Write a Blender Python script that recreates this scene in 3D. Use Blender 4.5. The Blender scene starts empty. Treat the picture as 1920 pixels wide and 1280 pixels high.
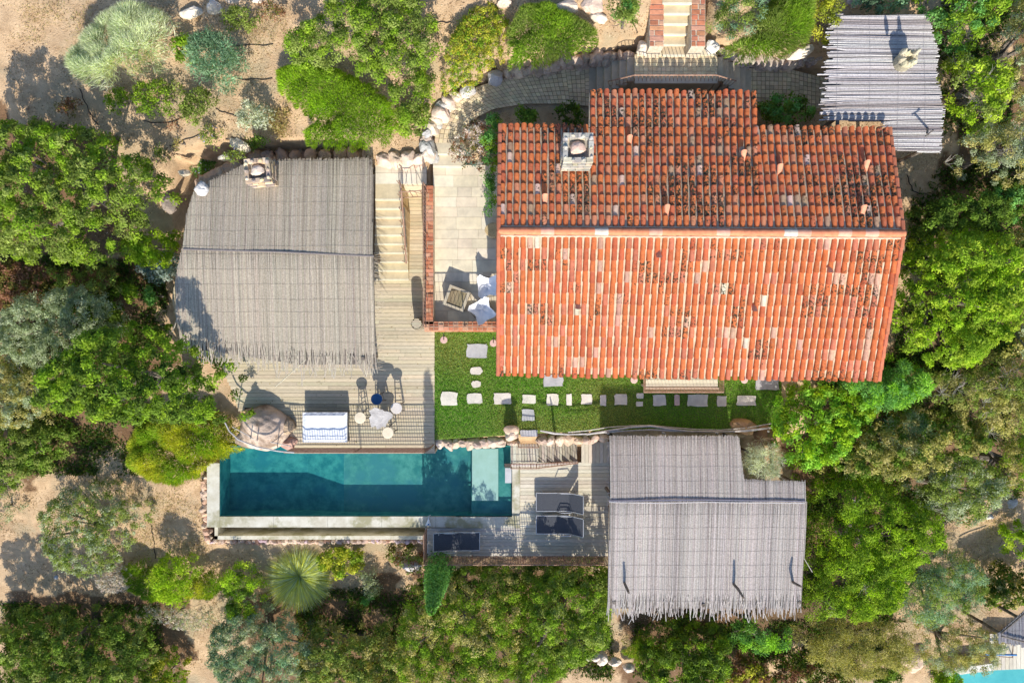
import bpy, bmesh, math, random
import numpy as np
from mathutils import Vector, Matrix, noise
R = random.Random(7); N = np.random.default_rng(11)
S = bpy.context.scene; C = S.collection
H = 24.0; K = 1280.0
def W(px, py, z=0.0): return Vector(((px-960)*(H-z)/K, (640-py)*(H-z)/K, z))
def WP(poly, z): return [W(a, b, z) for a, b in poly]

# ---------------------------------------------------------------- materials
def mat(name, c1, c2=None, scale=4.0, rough=.85, bump=0.0, bscale=None, attr=False, spec=.25, trans=0.0, lo=.35, hi=.65, stretch=None, moss=False, metal=0.0, c3=None, s3=1.0):
    m = bpy.data.materials.new(name); m.use_nodes = True; nt = m.node_tree; nd = nt.nodes; L = nt.links
    b = nd['Principled BSDF']; b.inputs['Roughness'].default_value = rough; b.inputs['Specular IOR Level'].default_value = spec
    b.inputs['Metallic'].default_value = metal
    tc = nd.new('ShaderNodeNewGeometry'); vec = tc.outputs['Position']
    if stretch:
        mp = nd.new('ShaderNodeMapping'); mp.inputs['Scale'].default_value = stretch; L.new(vec, mp.inputs['Vector']); vec = mp.outputs['Vector']
    def nz(sc, det=6):
        n = nd.new('ShaderNodeTexNoise'); n.inputs['Scale'].default_value = sc; n.inputs['Detail'].default_value = det; n.inputs['Roughness'].default_value = .65
        L.new(vec, n.inputs['Vector']); return n.outputs['Fac']
    def ramp(f, a, bb, p, q):
        r = nd.new('ShaderNodeValToRGB'); r.color_ramp.elements[0].position = p; r.color_ramp.elements[1].position = q
        r.color_ramp.elements[0].color = (*a, 1); r.color_ramp.elements[1].color = (*bb, 1); L.new(f, r.inputs['Fac']); return r.outputs['Color']
    def mix(a, bb, f, mode='MIX'):
        x = nd.new('ShaderNodeMix'); x.data_type = 'RGBA'; x.blend_type = mode
        if isinstance(f, (int, float)): x.inputs[0].default_value = f
        else: L.new(f, x.inputs[0])
        for s, v in ((6, a), (7, bb)):
            if isinstance(v, tuple): x.inputs[s].default_value = (*v, 1)
            else: L.new(v, x.inputs[s])
        return x.outputs[2]
    col = ramp(nz(scale), c1, c2, lo, hi) if c2 else None
    if c3: 
        f3 = nz(s3, 4); r3 = ramp(f3, (0,0,0), (1,1,1), .48, .62); col = mix(col, c3, r3)
    if attr:
        a = nd.new('ShaderNodeAttribute'); a.attribute_name = 'col'
        col = mix(col, a.outputs['Color'], 1.0, 'MULTIPLY') if col else a.outputs['Color']
    if moss:
        a2 = nd.new('ShaderNodeAttribute'); a2.attribute_name = 'moss'
        ma = nd.new('ShaderNodeMath'); ma.operation = 'ADD'; L.new(nz(15, 5), ma.inputs[0]); L.new(a2.outputs['Fac'], ma.inputs[1])
        r = ramp(ma.outputs[0], (0,0,0), (1,1,1), .86, .94); col = mix(col, (.045,.042,.022), r)
        r2 = ramp(nz(5, 5), (0,0,0), (.25,.25,.25), .56, .7); col = mix(col, (.50,.27,.18), r2)
    if col: L.new(col, b.inputs['Base Color'])
    else: b.inputs['Base Color'].default_value = (*c1, 1)
    if bump:
        bp = nd.new('ShaderNodeBump'); bp.inputs['Strength'].default_value = min(1, bump); bp.inputs['Distance'].default_value = .02*max(1, bump)
        L.new(nz(bscale or scale*3), bp.inputs['Height']); L.new(bp.outputs[0], b.inputs['Normal'])
    if trans:
        out = nd['Material Output']; t = nd.new('ShaderNodeBsdfTranslucent'); ms = nd.new('ShaderNodeMixShader'); ms.inputs[0].default_value = trans
        if col: L.new(mix(col, (1.3, 1.35, .55), 1.0, 'MULTIPLY'), t.inputs['Color'])
        L.new(b.outputs[0], ms.inputs[1]); L.new(t.outputs[0], ms.inputs[2]); L.new(ms.outputs[0], out.inputs['Surface'])
    return m
M = dict(
 soil=mat('soil', (.41,.265,.145), (.69,.485,.29), 2.2, bump=2.0, bscale=22, c3=(.43,.33,.20), s3=.6, attr=True, lo=.3, hi=.7),
 lawnbase=mat('lawn_soil', (.10,.17,.03), (.18,.24,.05), 5, bump=.6),
 leaf=mat('leaf', (1,1,1), attr=True, rough=.8, spec=.1, trans=.38),
 wood=mat('weathered_wood', (.75,.75,.75), (1.1,1.1,1.1), 6, attr=True, stretch=(1,14,1), bump=.3, bscale=20),
 woody=mat('weathered_wood_long', (.75,.75,.75), (1.1,1.1,1.1), 6, attr=True, stretch=(14,1,1), bump=.3, bscale=20),
 cane=mat('cane', (.70,.69,.67), (1.06,1.06,1.06), 24, attr=True, rough=.7),
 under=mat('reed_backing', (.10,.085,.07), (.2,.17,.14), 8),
 stone=mat('stone', (.72,.70,.68), (1.12,1.1,1.06), 3, attr=True, bump=1.2, bscale=9),
 boulder=mat('boulder', (.62,.60,.57), (1.1,1.06,1.0), 1.6, attr=True, bump=2.0, bscale=7, c3=(.34,.30,.26), s3=1.5),
 slab=mat('slab', (.85,.85,.85), (1.1,1.1,1.08), 3, attr=True, bump=.25, bscale=30),
 mortar=mat('mortar', (.50,.40,.28), (.72,.62,.47), 8, bump=.4),
 roofmortar=mat('roof_mortar', (.50,.38,.25), (.66,.54,.38), 8, bump=.3),
 tile=mat('roof_tile', (.82,.82,.82), (1.12,1.12,1.12), 7, attr=True, rough=.8, bump=.25, bscale=40, moss=True),
 brick=mat('brick', (.78,.78,.78), (1.12,1.12,1.12), 9, attr=True, bump=.5, bscale=30),
 concrete=mat('concrete', (.52,.47,.35), (.70,.66,.55), 2.2, bump=.3, c3=(.36,.33,.20), s3=1.4),
 plaster=mat('plaster', (.50,.36,.24), (.60,.46,.32), 2, bump=.3),
 pool=mat('pool_plaster', (.018,.19,.185), (.08,.35,.29), 2.6, bump=.2, lo=.38, hi=.64, c3=(.025,.21,.22), s3=.9),
 poolr=mat('pool_plaster_green', (.05,.22,.19), (.14,.36,.28), 2.8, bump=.2, lo=.38, hi=.64, c3=(.07,.24,.235), s3=.8),
 poolstep=mat('pool_step_plaster', (.62,.62,.46), (.72,.70,.55), 3),
 metal=mat('dark_metal', (.05,.045,.042), rough=.5),
 rust=mat('rusty_metal', (.25,.13,.08), (.42,.27,.19), 12, rough=.7),
 alu=mat('pale_metal', (.6,.6,.6), rough=.35, metal=.6),
 white=mat('white_cloth', (.78,.78,.80), (.86,.86,.87), 3, bump=.25, bscale=8),
 sling=mat('dark_sling', (.055,.06,.07), (.09,.095,.11), 40),
 bark=mat('bark', (.10,.075,.055), (.26,.22,.18), 9, bump=1, bscale=20),
 grey=mat('silver_wood', (.42,.38,.35), (.62,.58,.54), 8, bump=.6),
 blue=mat('blue_paint', (.02,.16,.42), (.03,.22,.5), 5, rough=.5),
 terracotta=mat('terracotta', (.42,.2,.14), (.55,.3,.22), 9),
 hose=mat('black_hose', (.025,.022,.02), rough=.6),
)
def watermat(tint):
    m = bpy.data.materials.new('pool_water'); m.use_nodes = True; nt = m.node_tree; nd = nt.nodes; L = nt.links; nd.remove(nd['Principled BSDF'])
    t = nd.new('ShaderNodeBsdfTransparent'); t.inputs[0].default_value = (*tint, 1); g = nd.new('ShaderNodeBsdfGlossy'); g.inputs['Roughness'].default_value = .02
    fr = nd.new('ShaderNodeLayerWeight'); pw = nd.new('ShaderNodeMath'); pw.operation = 'POWER'; pw.inputs[1].default_value = 4; L.new(fr.outputs['Facing'], pw.inputs[0]); ma = nd.new('ShaderNodeMath'); ma.operation = 'MULTIPLY_ADD'; ma.inputs[1].default_value = .9; ma.inputs[2].default_value = .025; L.new(pw.outputs[0], ma.inputs[0]); ms = nd.new('ShaderNodeMixShader'); n = nd.new('ShaderNodeTexNoise'); n.inputs['Scale'].default_value = 5
    geo = nd.new('ShaderNodeNewGeometry'); L.new(geo.outputs['Position'], n.inputs['Vector'])
    b = nd.new('ShaderNodeBump'); b.inputs['Strength'].default_value = .6; b.inputs['Distance'].default_value = .03; L.new(n.outputs['Fac'], b.inputs['Height']); L.new(b.outputs[0], g.inputs['Normal']); L.new(b.outputs[0], fr.inputs['Normal'])
    L.new(ma.outputs[0], ms.inputs[0]); L.new(t.outputs[0], ms.inputs[1]); L.new(g.outputs[0], ms.inputs[2]); L.new(ms.outputs[0], nd['Material Output'].inputs['Surface'])
    return m
M['water'] = watermat((.70,.89,.94)); 

# ---------------------------------------------------------------- builders
class MB:
    def __init__(s): s.v = []; s.f = []; s.c = []; s.m = []; s.smooth = False
    def add(s, vs, fs, col=(1,1,1), moss=0.0):
        o = len(s.v); s.v += [tuple(p) for p in vs]; s.f += [tuple(i+o for i in f) for f in fs]; s.c += [(*col, 1)]*len(vs); s.m += [moss]*len(vs); return s
    def box(s, c, size, rz=0, col=(1,1,1), tilt=None):
        m = Matrix.Rotation(rz, 3, 'Z')
        if tilt is not None: m = m @ tilt
        x, y, z = size[0]/2, size[1]/2, size[2]/2
        vs = [Vector(c)+m @ Vector((a*x, b*y, d*z)) for a, b, d in ((-1,-1,-1),(1,-1,-1),(1,1,-1),(-1,1,-1),(-1,-1,1),(1,-1,1),(1,1,1),(-1,1,1))]
        return s.add(vs, ((0,3,2,1),(4,5,6,7),(0,1,5,4),(1,2,6,5),(2,3,7,6),(3,0,4,7)), col)
    def prism(s, top, zbot, col=(1,1,1)):
        n = len(top); a = sum(top[i].x*top[(i+1)%n].y-top[(i+1)%n].x*top[i].y for i in range(n))
        if a < 0: top = top[::-1]
        zb = zbot if isinstance(zbot, (list, tuple)) else [zbot]*n
        vs = list(top)+[Vector((p.x, p.y, z)) for p, z in zip(top, zb)]
        return s.add(vs, [tuple(range(n)), tuple(range(2*n-1, n-1, -1))]+[(i, i+n, (i+1)%n+n, (i+1)%n) for i in range(n)], col)
    def tube(s, pts, rad, k=6, col=(1,1,1)):
        pts = [Vector(p) for p in pts]; n = len(pts); rad = rad if isinstance(rad, (list, tuple)) else [rad]*n; vs = []
        for i, p in enumerate(pts):
            d = (pts[min(i+1, n-1)]-pts[max(i-1, 0)]); d = d.normalized() if d.length > 1e-9 else Vector((0,0,1))
            u = d.cross(Vector((0,0,1)) if abs(d.z) < .9 else Vector((1,0,0))).normalized(); w = d.cross(u)
            vs += [p+(u*math.cos(2*math.pi*j/k)+w*math.sin(2*math.pi*j/k))*rad[i] for j in range(k)]
        fs = [(i*k+j, i*k+(j+1)%k, (i+1)*k+(j+1)%k, (i+1)*k+j) for i in range(n-1) for j in range(k)]
        fs += [tuple(range(k-1, -1, -1)), tuple(range((n-1)*k, n*k))]
        return s.add(vs, fs, col)
    def disc(s, c, r, h, k=20, col=(1,1,1), r2=None):
        r2 = r if r2 is None else r2; c = Vector(c)
        vs = [c+Vector((math.cos(2*math.pi*j/k)*q, math.sin(2*math.pi*j/k)*q, z)) for q, z in ((r2, -h), (r, -.12*h), (r*.93, 0)) for j in range(k)]
        return s.add(vs, [tuple(range(k-1, -1, -1)), tuple(range(2*k, 3*k))]+[(i*k+j, i*k+(j+1)%k, (i+1)*k+(j+1)%k, (i+1)*k+j) for i in range(2) for j in range(k)], col)
    def rock(s, c, size, seed=0, col=(1,1,1), sub=3, rough=.22, rz=0, facet=1.0):
        bm = bmesh.new(); bmesh.ops.create_icosphere(bm, subdivisions=sub, radius=1); sd = Vector((seed*3.71, seed*1.93, seed*.77)); m = Matrix.Rotation(rz, 3, 'Z'); vs = []
        pl = [(Vector((math.cos(a), math.sin(a), b)).normalized(), .72+.2*((seed*7.3+a) % 1)) for a, b in ((seed % 6, .2), (seed+2.1, .1), (seed+4.2, .4), (seed*1.3, 1.3), (seed*2.7+1, .8))]
        for v in bm.verts:
            p = v.co.normalized(); q = p*(1+rough*noise.noise(p*1.3+sd)*2+rough*.35*noise.noise(p*4+sd)*2)
            for nn, dd in pl:
                e = q.dot(nn)-dd
                if e > 0: q = q-nn*e*.8*facet
            vs.append(Vector(c)+m @ Vector((q.x*size[0]/2, q.y*size[1]/2, q.z*size[2]/2)))
        fs = [tuple(v.index for v in f.verts) for f in bm.faces]; bm.free()
        return s.add(vs, fs, col)
    def build(s, name, m, parent=None, smooth=False):
        me = bpy.data.meshes.new(name); me.from_pydata(s.v, [], s.f); me.materials.append(m)
        a = me.color_attributes.new('col', 'FLOAT_COLOR', 'POINT'); a.data.foreach_set('color', np.array(s.c, np.float32).ravel())
        if any(s.m):
            b = me.attributes.new('moss', 'FLOAT', 'POINT'); b.data.foreach_set('value', np.array(s.m, np.float32))
        if smooth: me.polygons.foreach_set('use_smooth', [True]*len(me.polygons))
        me.update(); return link(name, me, parent)
def link(name, me, parent=None):
    o = bpy.data.objects.new(name, me); C.objects.link(o)
    if parent is not None:
        o.parent = parent; o.matrix_parent_inverse = Matrix.Translation(-parent.location) if not any(parent.rotation_euler) else parent.matrix_basis.inverted()
    return o
def tag(o, label=None, cat=None, group=None, kind=None):
    if label: o['label'] = label
    if cat: o['category'] = cat
    if group: o['group'] = group
    if kind: o['kind'] = kind
    return o
def thing(name, label, cat, loc, group=None):
    o = bpy.data.objects.new(name, None); o.location = loc; o.empty_display_size = .2; C.objects.link(o); return tag(o, label, cat, group)
def quads(name, V, F4, col, m, parent=None):
    """V (n,3), F4 (m,4)"""
    me = bpy.data.meshes.new(name); me.vertices.add(len(V)); me.vertices.foreach_set('co', V.astype(np.float32).ravel())
    nf = len(F4); me.loops.add(nf*4); me.loops.foreach_set('vertex_index', F4.astype(np.int32).ravel()); me.polygons.add(nf)
    me.polygons.foreach_set('loop_start', np.arange(0, nf*4, 4, dtype=np.int32)); me.polygons.foreach_set('loop_total', np.full(nf, 4, np.int32))
    a = me.color_attributes.new('col', 'FLOAT_COLOR', 'POINT'); a.data.foreach_set('color', np.concatenate([col, np.ones((len(col), 1))], 1).astype(np.float32).ravel())
    me.materials.append(m); me.update(); me.validate(); return link(name, me, parent)
def nrm(a): return a/np.maximum(np.linalg.norm(a, axis=1, keepdims=True), 1e-9)
def leafgeo(P, D, U, ln, wd, bend=.0):
    """diamond leaves: P base, D direction, U side"""
    ln = ln[:, None]; wd = wd[:, None]; up = np.cross(D, U)
    V = np.stack([P, P+D*ln*.5+U*wd*.5+up*bend*ln, P+D*ln, P+D*ln*.5-U*wd*.5+up*bend*ln], 1).reshape(-1, 3)
    F = np.arange(len(V)).reshape(-1, 4); return V, F

def inside(P, poly):
    x, y = P[:, 0], P[:, 1]; r = np.zeros(len(P), bool); n = len(poly)
    for i in range(n):
        x1, y1 = poly[i]; x2, y2 = poly[(i+1) % n]
        if y1 == y2: continue
        c = ((y1 > y) != (y2 > y)) & (x < (x2-x1)*(y-y1)/(y2-y1)+x1); r ^= c
    return r
def edgedist(P, poly):
    d = np.full(len(P), 1e9); n = len(poly)
    for i in range(n):
        a = np.array(poly[i]); b = np.array(poly[(i+1) % n]); ab = b-a; t = np.clip(((P-a) @ ab)/(ab @ ab+1e-12), 0, 1)
        d = np.minimum(d, np.linalg.norm(P-(a+t[:, None]*ab), axis=1))
    return d

# ---------------------------------------------------------------- terrain
CP = [(-300,-100,3),(0,0,2.5),(300,0,2.6),(600,0,2.9),(900,0,3.4),(1130,60,3.7),(1200,-100,4.6),(1400,40,3.6),(1500,60,3.3),(1650,0,3.0),(1900,0,2.8),
 (0,250,1.5),(150,250,1.6),(320,250,1.7),(500,250,1.95),(650,280,1.9),(800,250,1.9),(830,200,2.0),(830,100,2.6),(950,150,2.35),(1100,140,2.3),(1060,100,2.9),(1100,215,2.1),(1450,200,2.1),(1480,150,2.2),
 (330,360,1.2),(300,450,.6),(200,500,.3),(0,550,0),(320,520,-.1),(300,650,-.5),(100,700,-.8),(200,850,-1.5),(0,900,-1.8),(350,950,-1.9),(0,1100,-2.7),(0,1280,-3.5),(370,1060,-2.4),
 (700,1060,-2.8),(600,1280,-3.6),(1000,1100,-3.2),(1000,1280,-3.8),(1200,1220,-3.4),(1450,1230,-3.3),(1550,1000,-2.3),(1650,1250,-3.3),(1900,1000,-2.4),(1900,1250,-3.1),(1550,850,-1.2),(1480,780,-.1),(1700,700,.1),(1900,700,.2),
 (1800,500,.8),(1720,330,1.7),(1900,300,1.7),(1900,150,2.3),(1650,150,1.9),(-400,600,0),(-400,1300,-3.4),(2300,600,.3),(2300,1300,-3.2),(2300,0,2.6),(1000,1600,-5),(0,1600,-5),(2000,1600,-5),(1000,-400,5),(0,-400,3.5),(2000,-400,3.5)]
cpw = np.array([tuple(W(a, b, z)) for a, b, z in CP])
def tps(r): return np.where(r > 0, r*r*np.log(np.maximum(r, 1e-9)), 0)
A = tps(np.linalg.norm(cpw[:, None, :2]-cpw[None, :, :2], axis=2)); n_ = len(cpw)
A += np.eye(n_)*1.0; Q = np.hstack([np.ones((n_, 1)), cpw[:, :2]]); big = np.block([[A, Q], [Q.T, np.zeros((3, 3))]])
tw = np.linalg.solve(big, np.concatenate([cpw[:, 2], np.zeros(3)]))
def base_z(P):
    P = np.atleast_2d(P)[:, :2]; X = np.clip(P, [-26, -18], [26, 18]); r = np.linalg.norm(X[:, None]-cpw[None, :, :2], axis=2)
    z = tps(r) @ tw[:n_]+tw[n_]+X @ tw[n_+1:]
    return np.clip(z, -5.5, 5)
PADS = []   # (polygon px, z at which the px were read, ground level allowed)
def pad(poly, z, g): PADS.append((np.array([tuple(W(a, b, z)[:2]) for a, b in poly]), g))
pad([(800,622),(1470,622),(1462,818),(800,820)], 0, -.06)              # lawn
pad([(345,480),(455,470),(700,330),(800,340),(800,640),(820,640),(818,850),(540,845),(440,850),(400,700),(335,600)], 0, -.35)   # deck
pad([(360,310),(470,290),(705,290),(705,480),(345,480)], 0, -.3)
pad([(380,832),(965,832),(965,1030),(380,1030)], -1.3, -3.2)
pad([(795,985),(1150,985),(1150,1052),(795,1052)], -1.3, -1.7)
pad([(955,825),(1520,812),(1515,1060),(955,1055)], -1.3, -1.65)
pad([(690,312),(800,312),(800,345),(690,345)], 1.5, 1.2)
pad([(805,300),(950,300),(950,625),(800,625)], 1.5, 1.2)
pad([(945,240),(1680,240),(1660,690),(945,680)], 2, -.3)
pad([(1060,150),(1105,110),(1190,100),(1345,100),(1420,125),(1420,240),(1105,240)], 2.2, 2.05)
pad([(1215,-200),(1330,-200),(1330,95),(1215,95)], 3.2, 3.0)
for _q, _g in (([(800,320),(800,240),(815,215),(840,190),(905,190),(890,225),(868,260),(868,320)],1.55),([(815,215),(850,170),(930,140),(945,210),(880,235)],1.75),([(905,150),(1015,125),(1015,205),(905,215)],1.9),([(1005,125),(1110,112),(1110,210),(1005,205)],2.0),([(1390,118),(1570,118),(1570,215),(1390,215)],1.95)): pad(_q, 2, _g)
pad([(1780,1235),(2300,1235),(2300,1500),(1780,1500)], -2.6, -3.9)
pad([(1850,1190),(2300,1190),(2300,1260),(1850,1260)], -2.6, -2.75)
def ground_z(P):
    P = np.atleast_2d(np.array(P, float))[:, :2]; z = base_z(P)
    z = z+.05*np.sin(P[:, 0]*2.1+np.sin(P[:, 1]*1.7)*1.3)*np.cos(P[:, 1]*1.9+.6)
    for poly, g in PADS: z = np.where(inside(P, poly), np.minimum(z, g), z)
    return z
def gz(x, y): return float(ground_z([(x, y)])[0])
def axis(lo, hi, st, far):
    a = list(np.arange(lo, hi+.001, st)); d = st
    l, r = [a[0]], [a[-1]]
    while r[-1] < far: d *= 1.35; r.append(r[-1]+d); l.append(l[-1]-d)
    return np.array(l[:0:-1]+a+r[1:])
ax = axis(-18.5, 18.5, .11, 160); ay = axis(-13, 12.5, .11, 160)
gx, gy = np.meshgrid(ax, ay); GP = np.stack([gx.ravel(), gy.ravel()], 1); zz = np.concatenate([ground_z(GP[i:i+20000]) for i in range(0, len(GP), 20000)])
nx, ny = len(ax), len(ay); ii = (np.arange(ny-1)[:, None]*nx+np.arange(nx-1)[None]).ravel()
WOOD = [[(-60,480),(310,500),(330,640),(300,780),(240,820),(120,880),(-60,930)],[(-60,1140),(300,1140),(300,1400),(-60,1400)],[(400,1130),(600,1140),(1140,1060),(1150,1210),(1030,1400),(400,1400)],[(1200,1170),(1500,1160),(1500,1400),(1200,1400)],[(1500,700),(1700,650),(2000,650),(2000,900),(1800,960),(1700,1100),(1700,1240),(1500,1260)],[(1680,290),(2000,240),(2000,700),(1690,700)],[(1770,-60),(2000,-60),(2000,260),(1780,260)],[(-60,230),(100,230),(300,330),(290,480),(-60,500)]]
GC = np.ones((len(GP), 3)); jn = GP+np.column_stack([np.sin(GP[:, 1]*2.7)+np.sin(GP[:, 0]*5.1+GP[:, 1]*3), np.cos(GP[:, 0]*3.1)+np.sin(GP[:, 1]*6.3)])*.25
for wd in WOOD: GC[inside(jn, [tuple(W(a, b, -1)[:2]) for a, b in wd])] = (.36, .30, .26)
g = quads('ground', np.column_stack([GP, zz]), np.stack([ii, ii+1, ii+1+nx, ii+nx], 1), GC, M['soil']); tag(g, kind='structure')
g.data.polygons.foreach_set('use_smooth', [True]*len(g.data.polygons))

# ---------------------------------------------------------------- generic surfaces
def jit(c, a=.12): 
    k = 1+R.uniform(-a, a); return tuple(max(0, x*k*(1+R.uniform(-a/4, a/4))) for x in c)
def scan(poly, y):
    xs = []; n = len(poly)
    for i in range(n):
        a, b = poly[i], poly[(i+1) % n]
        if (a.y > y) != (b.y > y): xs.append(a.x+(y-a.y)*(b.x-a.x)/(b.y-a.y))
    xs.sort(); return list(zip(xs[::2], xs[1::2]))
def boards(mb, poly, z, pitch, gap, th, lens, cols, var=.1, swap=False, zj=.002):
    if swap: poly = [Vector((p.y, p.x, 0)) for p in poly]
    y0 = min(p.y for p in poly); y1 = max(p.y for p in poly); y = y0
    while y < y1-.04:
        p = pitch if isinstance(pitch, float) else R.uniform(*pitch)
        for a, b in scan(poly, y+p/2):
            x = a
            while x < b-.02:
                l = R.uniform(*lens); e = min(b, x+l); e = b if b-e < lens[0]*.4 else e
                c = jit(R.choice(cols), var); cx, cy = (x+e)/2, y+p/2; zz_ = z-th/2+R.uniform(-zj, zj)
                if swap: mb.box((cy, cx, zz_), (p-gap, e-x-gap*.7, th), 0, c)
                else: mb.box((cx, cy, zz_), (e-x-gap*.7, p-gap, th), 0, c)
                x = e
        y += p
DECK = [(.62,.52,.35),(.68,.57,.39),(.57,.48,.33),(.64,.55,.38)]
deck = thing('wooden_deck', 'large weathered timber deck between the left reed pergola and the lawn', 'deck', W(600,700))
dp = WP([(338,470),(700,470),(700,512),(763,512),(763,345),(797,345),(797,622),(815,622),(815,846),(552,846),(540,800),(470,765),(447,770),(436,735),(415,690),(340,650),(322,560)], 0)
mb = MB(); boards(mb, dp, 0, .128, .009, .04, (1.6, 3.6), DECK); mb.build('decking', M['wood'], deck)
mb = MB(); mb.prism([Vector((p.x, p.y, -.06)) for p in dp], -.3, (.1,.08,.06)); mb.build('joist_frame', M['wood'], deck)
mb = MB(); a = W(548,842); b = W(815,846); mb.box(((a.x+b.x)/2, a.y-.1, -.75), (b.x-a.x, .12, 1.3), 0, (.5,.42,.3)); mb.build('fascia', M['slab'], deck)

# lawn
lawn = MB(); lp = WP([(815,622),(1470,622),(1462,812),(1400,806),(1140,806),(1012,812),(815,824)], 0); lawn.prism(lp, -.3)
tag(lawn.build('lawn', M['lawnbase']), kind='structure')
n = 95000; P = np.column_stack([N.uniform(-2.8, 9.6, n), N.uniform(-3.5, .4, n)]); P = P[inside(P, [tuple(p[:2]) for p in lp])]
n = len(P); dry = np.sin(P[:, 0]*1.1+1)*np.sin(P[:, 1]*1.6+P[:, 0]*.5)+N.normal(0, .35, n)
D = nrm(np.column_stack([N.normal(0, .5, n), N.normal(0, .5, n), np.ones(n)])); U = nrm(np.cross(D, N.normal(size=(n, 3))))
c = np.where(dry[:, None]+1.2*np.exp(-((P[:, :1]-2.5)**2/1.2+(P[:, 1:]+3.0)**2/.12)) > .42, [.42,.44,.14], np.where(dry[:, None] < -.4, [.20,.46,.04], [.28,.48,.07]))*N.uniform(.7, 1.3, (n, 1))
V, F = leafgeo(np.column_stack([P, np.zeros(n)]), D, U, N.uniform(.035, .075, n), N.uniform(.014, .026, n)); tag(quads('grass', V, F, np.repeat(c, 4, 0), M['leaf']), 'short green lawn grass around the stepping stones', 'grass', kind='stuff')
# stepping stones: (px, py, w, h, label)
SS = [(842,747,31,24,'white stepping stone beside the deck edge, first of the lawn row'),(890,747,28,19,'stepping stone just below the small pointed stone in the lawn'),
 (942,747,32,21,'stepping stone between the lower left house corner and the stone pillar'),(992,748,25,16,'small stepping stone straight above the odd grey slab near the pillar'),
 (1036,749,22,21,'rounded stepping stone below the square grey slab by the eave'),(1067,749,10,22,'narrow upright stepping stone in the sunny half of the lawn'),
 (1100,748,20,19,'sunlit stepping stone just before the narrow one at the shadow edge'),(1131,750,11,21,'narrow stepping stone cut by the edge of the lawn shadow'),
 (1164,749,24,20,'first whole stepping stone inside the lawn shadow'),(1200,742,13,10,'upper of the two tiny stepping stones in the shadow'),(1199,757,13,9,'lower of the two tiny stepping stones in the shadow'),
 (1236,750,24,20,'squarish stepping stone below the left end of the balcony'),(1269,750,10,20,'reddish narrow stepping stone under the balcony middle'),
 (1308,750,39,22,'widest shaded stepping stone below the balcony'),(1353,752,18,19,'last square stepping stone inside the shadow, by the balcony end'),(1399,751,36,18,'pale stepping stone near the fresh green bush, last of the row'),
 (895,658,38,26,'large grey slab just below the brick parapet'),(893,695,23,15,'cream pointed stone below the large grey slab'),(893,720,18,13,'smallest white stone above the stepping stone row'),
 (1037,713,37,22,'grey slab half under the long roof eave'),(990,778,23,21,'grey slab above the wooden garden steps'),(992,812,32,12,'grey slab at the head of the wooden garden steps'),(1438,718,44,25,'speckled grey slab by the house corner and green bush')]
for i, (px, py, w, h, lab) in enumerate(SS):
    mb = MB(); c = W(px, py, .02); k = 20; pts = []
    for j in range(k):
        t = 2*math.pi*j/k; e = .22 if i not in (17, 18) else .8
        sx = math.copysign(abs(math.cos(t))**e, math.cos(t)); sy = math.copysign(abs(math.sin(t))**e, math.sin(t)); q = 1+R.uniform(-.09, .09)
        pts.append(Vector((c.x+sx*w*.0094*q, c.y+sy*h*.0094*q, .05+R.uniform(-.004, .004))))
    col = (.42,.41,.42) if i in (16,19,20,21,22) else ((.60,.42,.36) if i == 12 else (.66,.60,.52))
    mb.prism(pts, -.1, jit(col, .07)); tag(mb.build('stepping_stone', M['slab']), lab, 'stepping stone', 'stepping stones set in the lawn')

# terrace
LIME = [(.74,.64,.47),(.78,.69,.53),(.69,.59,.44),(.76,.66,.48)]
tp = WP([(812,312),(945,312),(945,606),(812,606)], 1.5); mb = MB(); boards(mb, tp, 1.5, (.30, .42), .008, .06, (.4, .85), LIME, .07)
mb.prism([Vector((p.x, p.y, 1.445)) for p in tp], -.2, (.55,.5,.4)); tag(mb.build('terrace', M['slab']), kind='structure')
# brick parapets
def brickrow(mb, a, b, w, z, step=.125, gp=.016):
    a, b = Vector(a), Vector(b); d = (b-a); L_ = d.length; d.normalize(); s = Vector((-d.y, d.x, 0)); rz = math.atan2(d.y, d.x); n = int(L_/step)
    for i in range(n):
        p = a+d*(i+.5)*L_/n; col = [(.55,.20,.10),(.60,.26,.14),(.50,.19,.10),(.62,.33,.20)]
        if R.random() < .35: mb.box(p+Vector((0,0,z)), (L_/n-gp, w-.01, .06), rz, jit(R.choice(col), .2))
        else:
            f = R.choice((.35, .5, .65))
            mb.box(p+s*(w*(f/2))+Vector((0,0,z)), (L_/n-gp, w*(1-f)-gp, .06), rz, jit(R.choice(col), .2)); mb.box(p-s*(w*(1-f)/2)+Vector((0,0,z+.001)), (L_/n-gp, w*f-gp, .06), rz, jit(R.choice(col), .2))
par = thing('brick_parapet', 'red brick parapet wall wrapping the left and lower sides of the terrace', 'wall', W(803,500,0))
zt = 1.95; A0 = W(804,348,zt); A1 = W(804,608,zt); B0 = W(795,611,zt); B1 = W(950,611,zt)
mb = MB(); brickrow(mb, (A0.x, A0.y, 0), (A1.x, A1.y, 0), .30, zt-.02); brickrow(mb, (B0.x, B0.y, 0), (B1.x, B1.y, 0), .30, zt-.02, .15)
for k_ in range(1, 4): brickrow(mb, (B0.x, B0.y-.14, 0), (B1.x, B1.y-.14, 0), .10, zt-.14*k_, .22)
mb.build('brick_course', M['brick'], par)
mb = MB(); mb.box(((A0.x+A1.x)/2, (A0.y+A1.y)/2, zt/2-.05), (.29, A0.y-A1.y, zt+.04)); mb.box(((B0.x+B1.x)/2, B0.y, zt/2-.053), (B1.x-B0.x, .29, zt+.04)); mb.build('mortar_core', M['mortar'], par)
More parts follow.
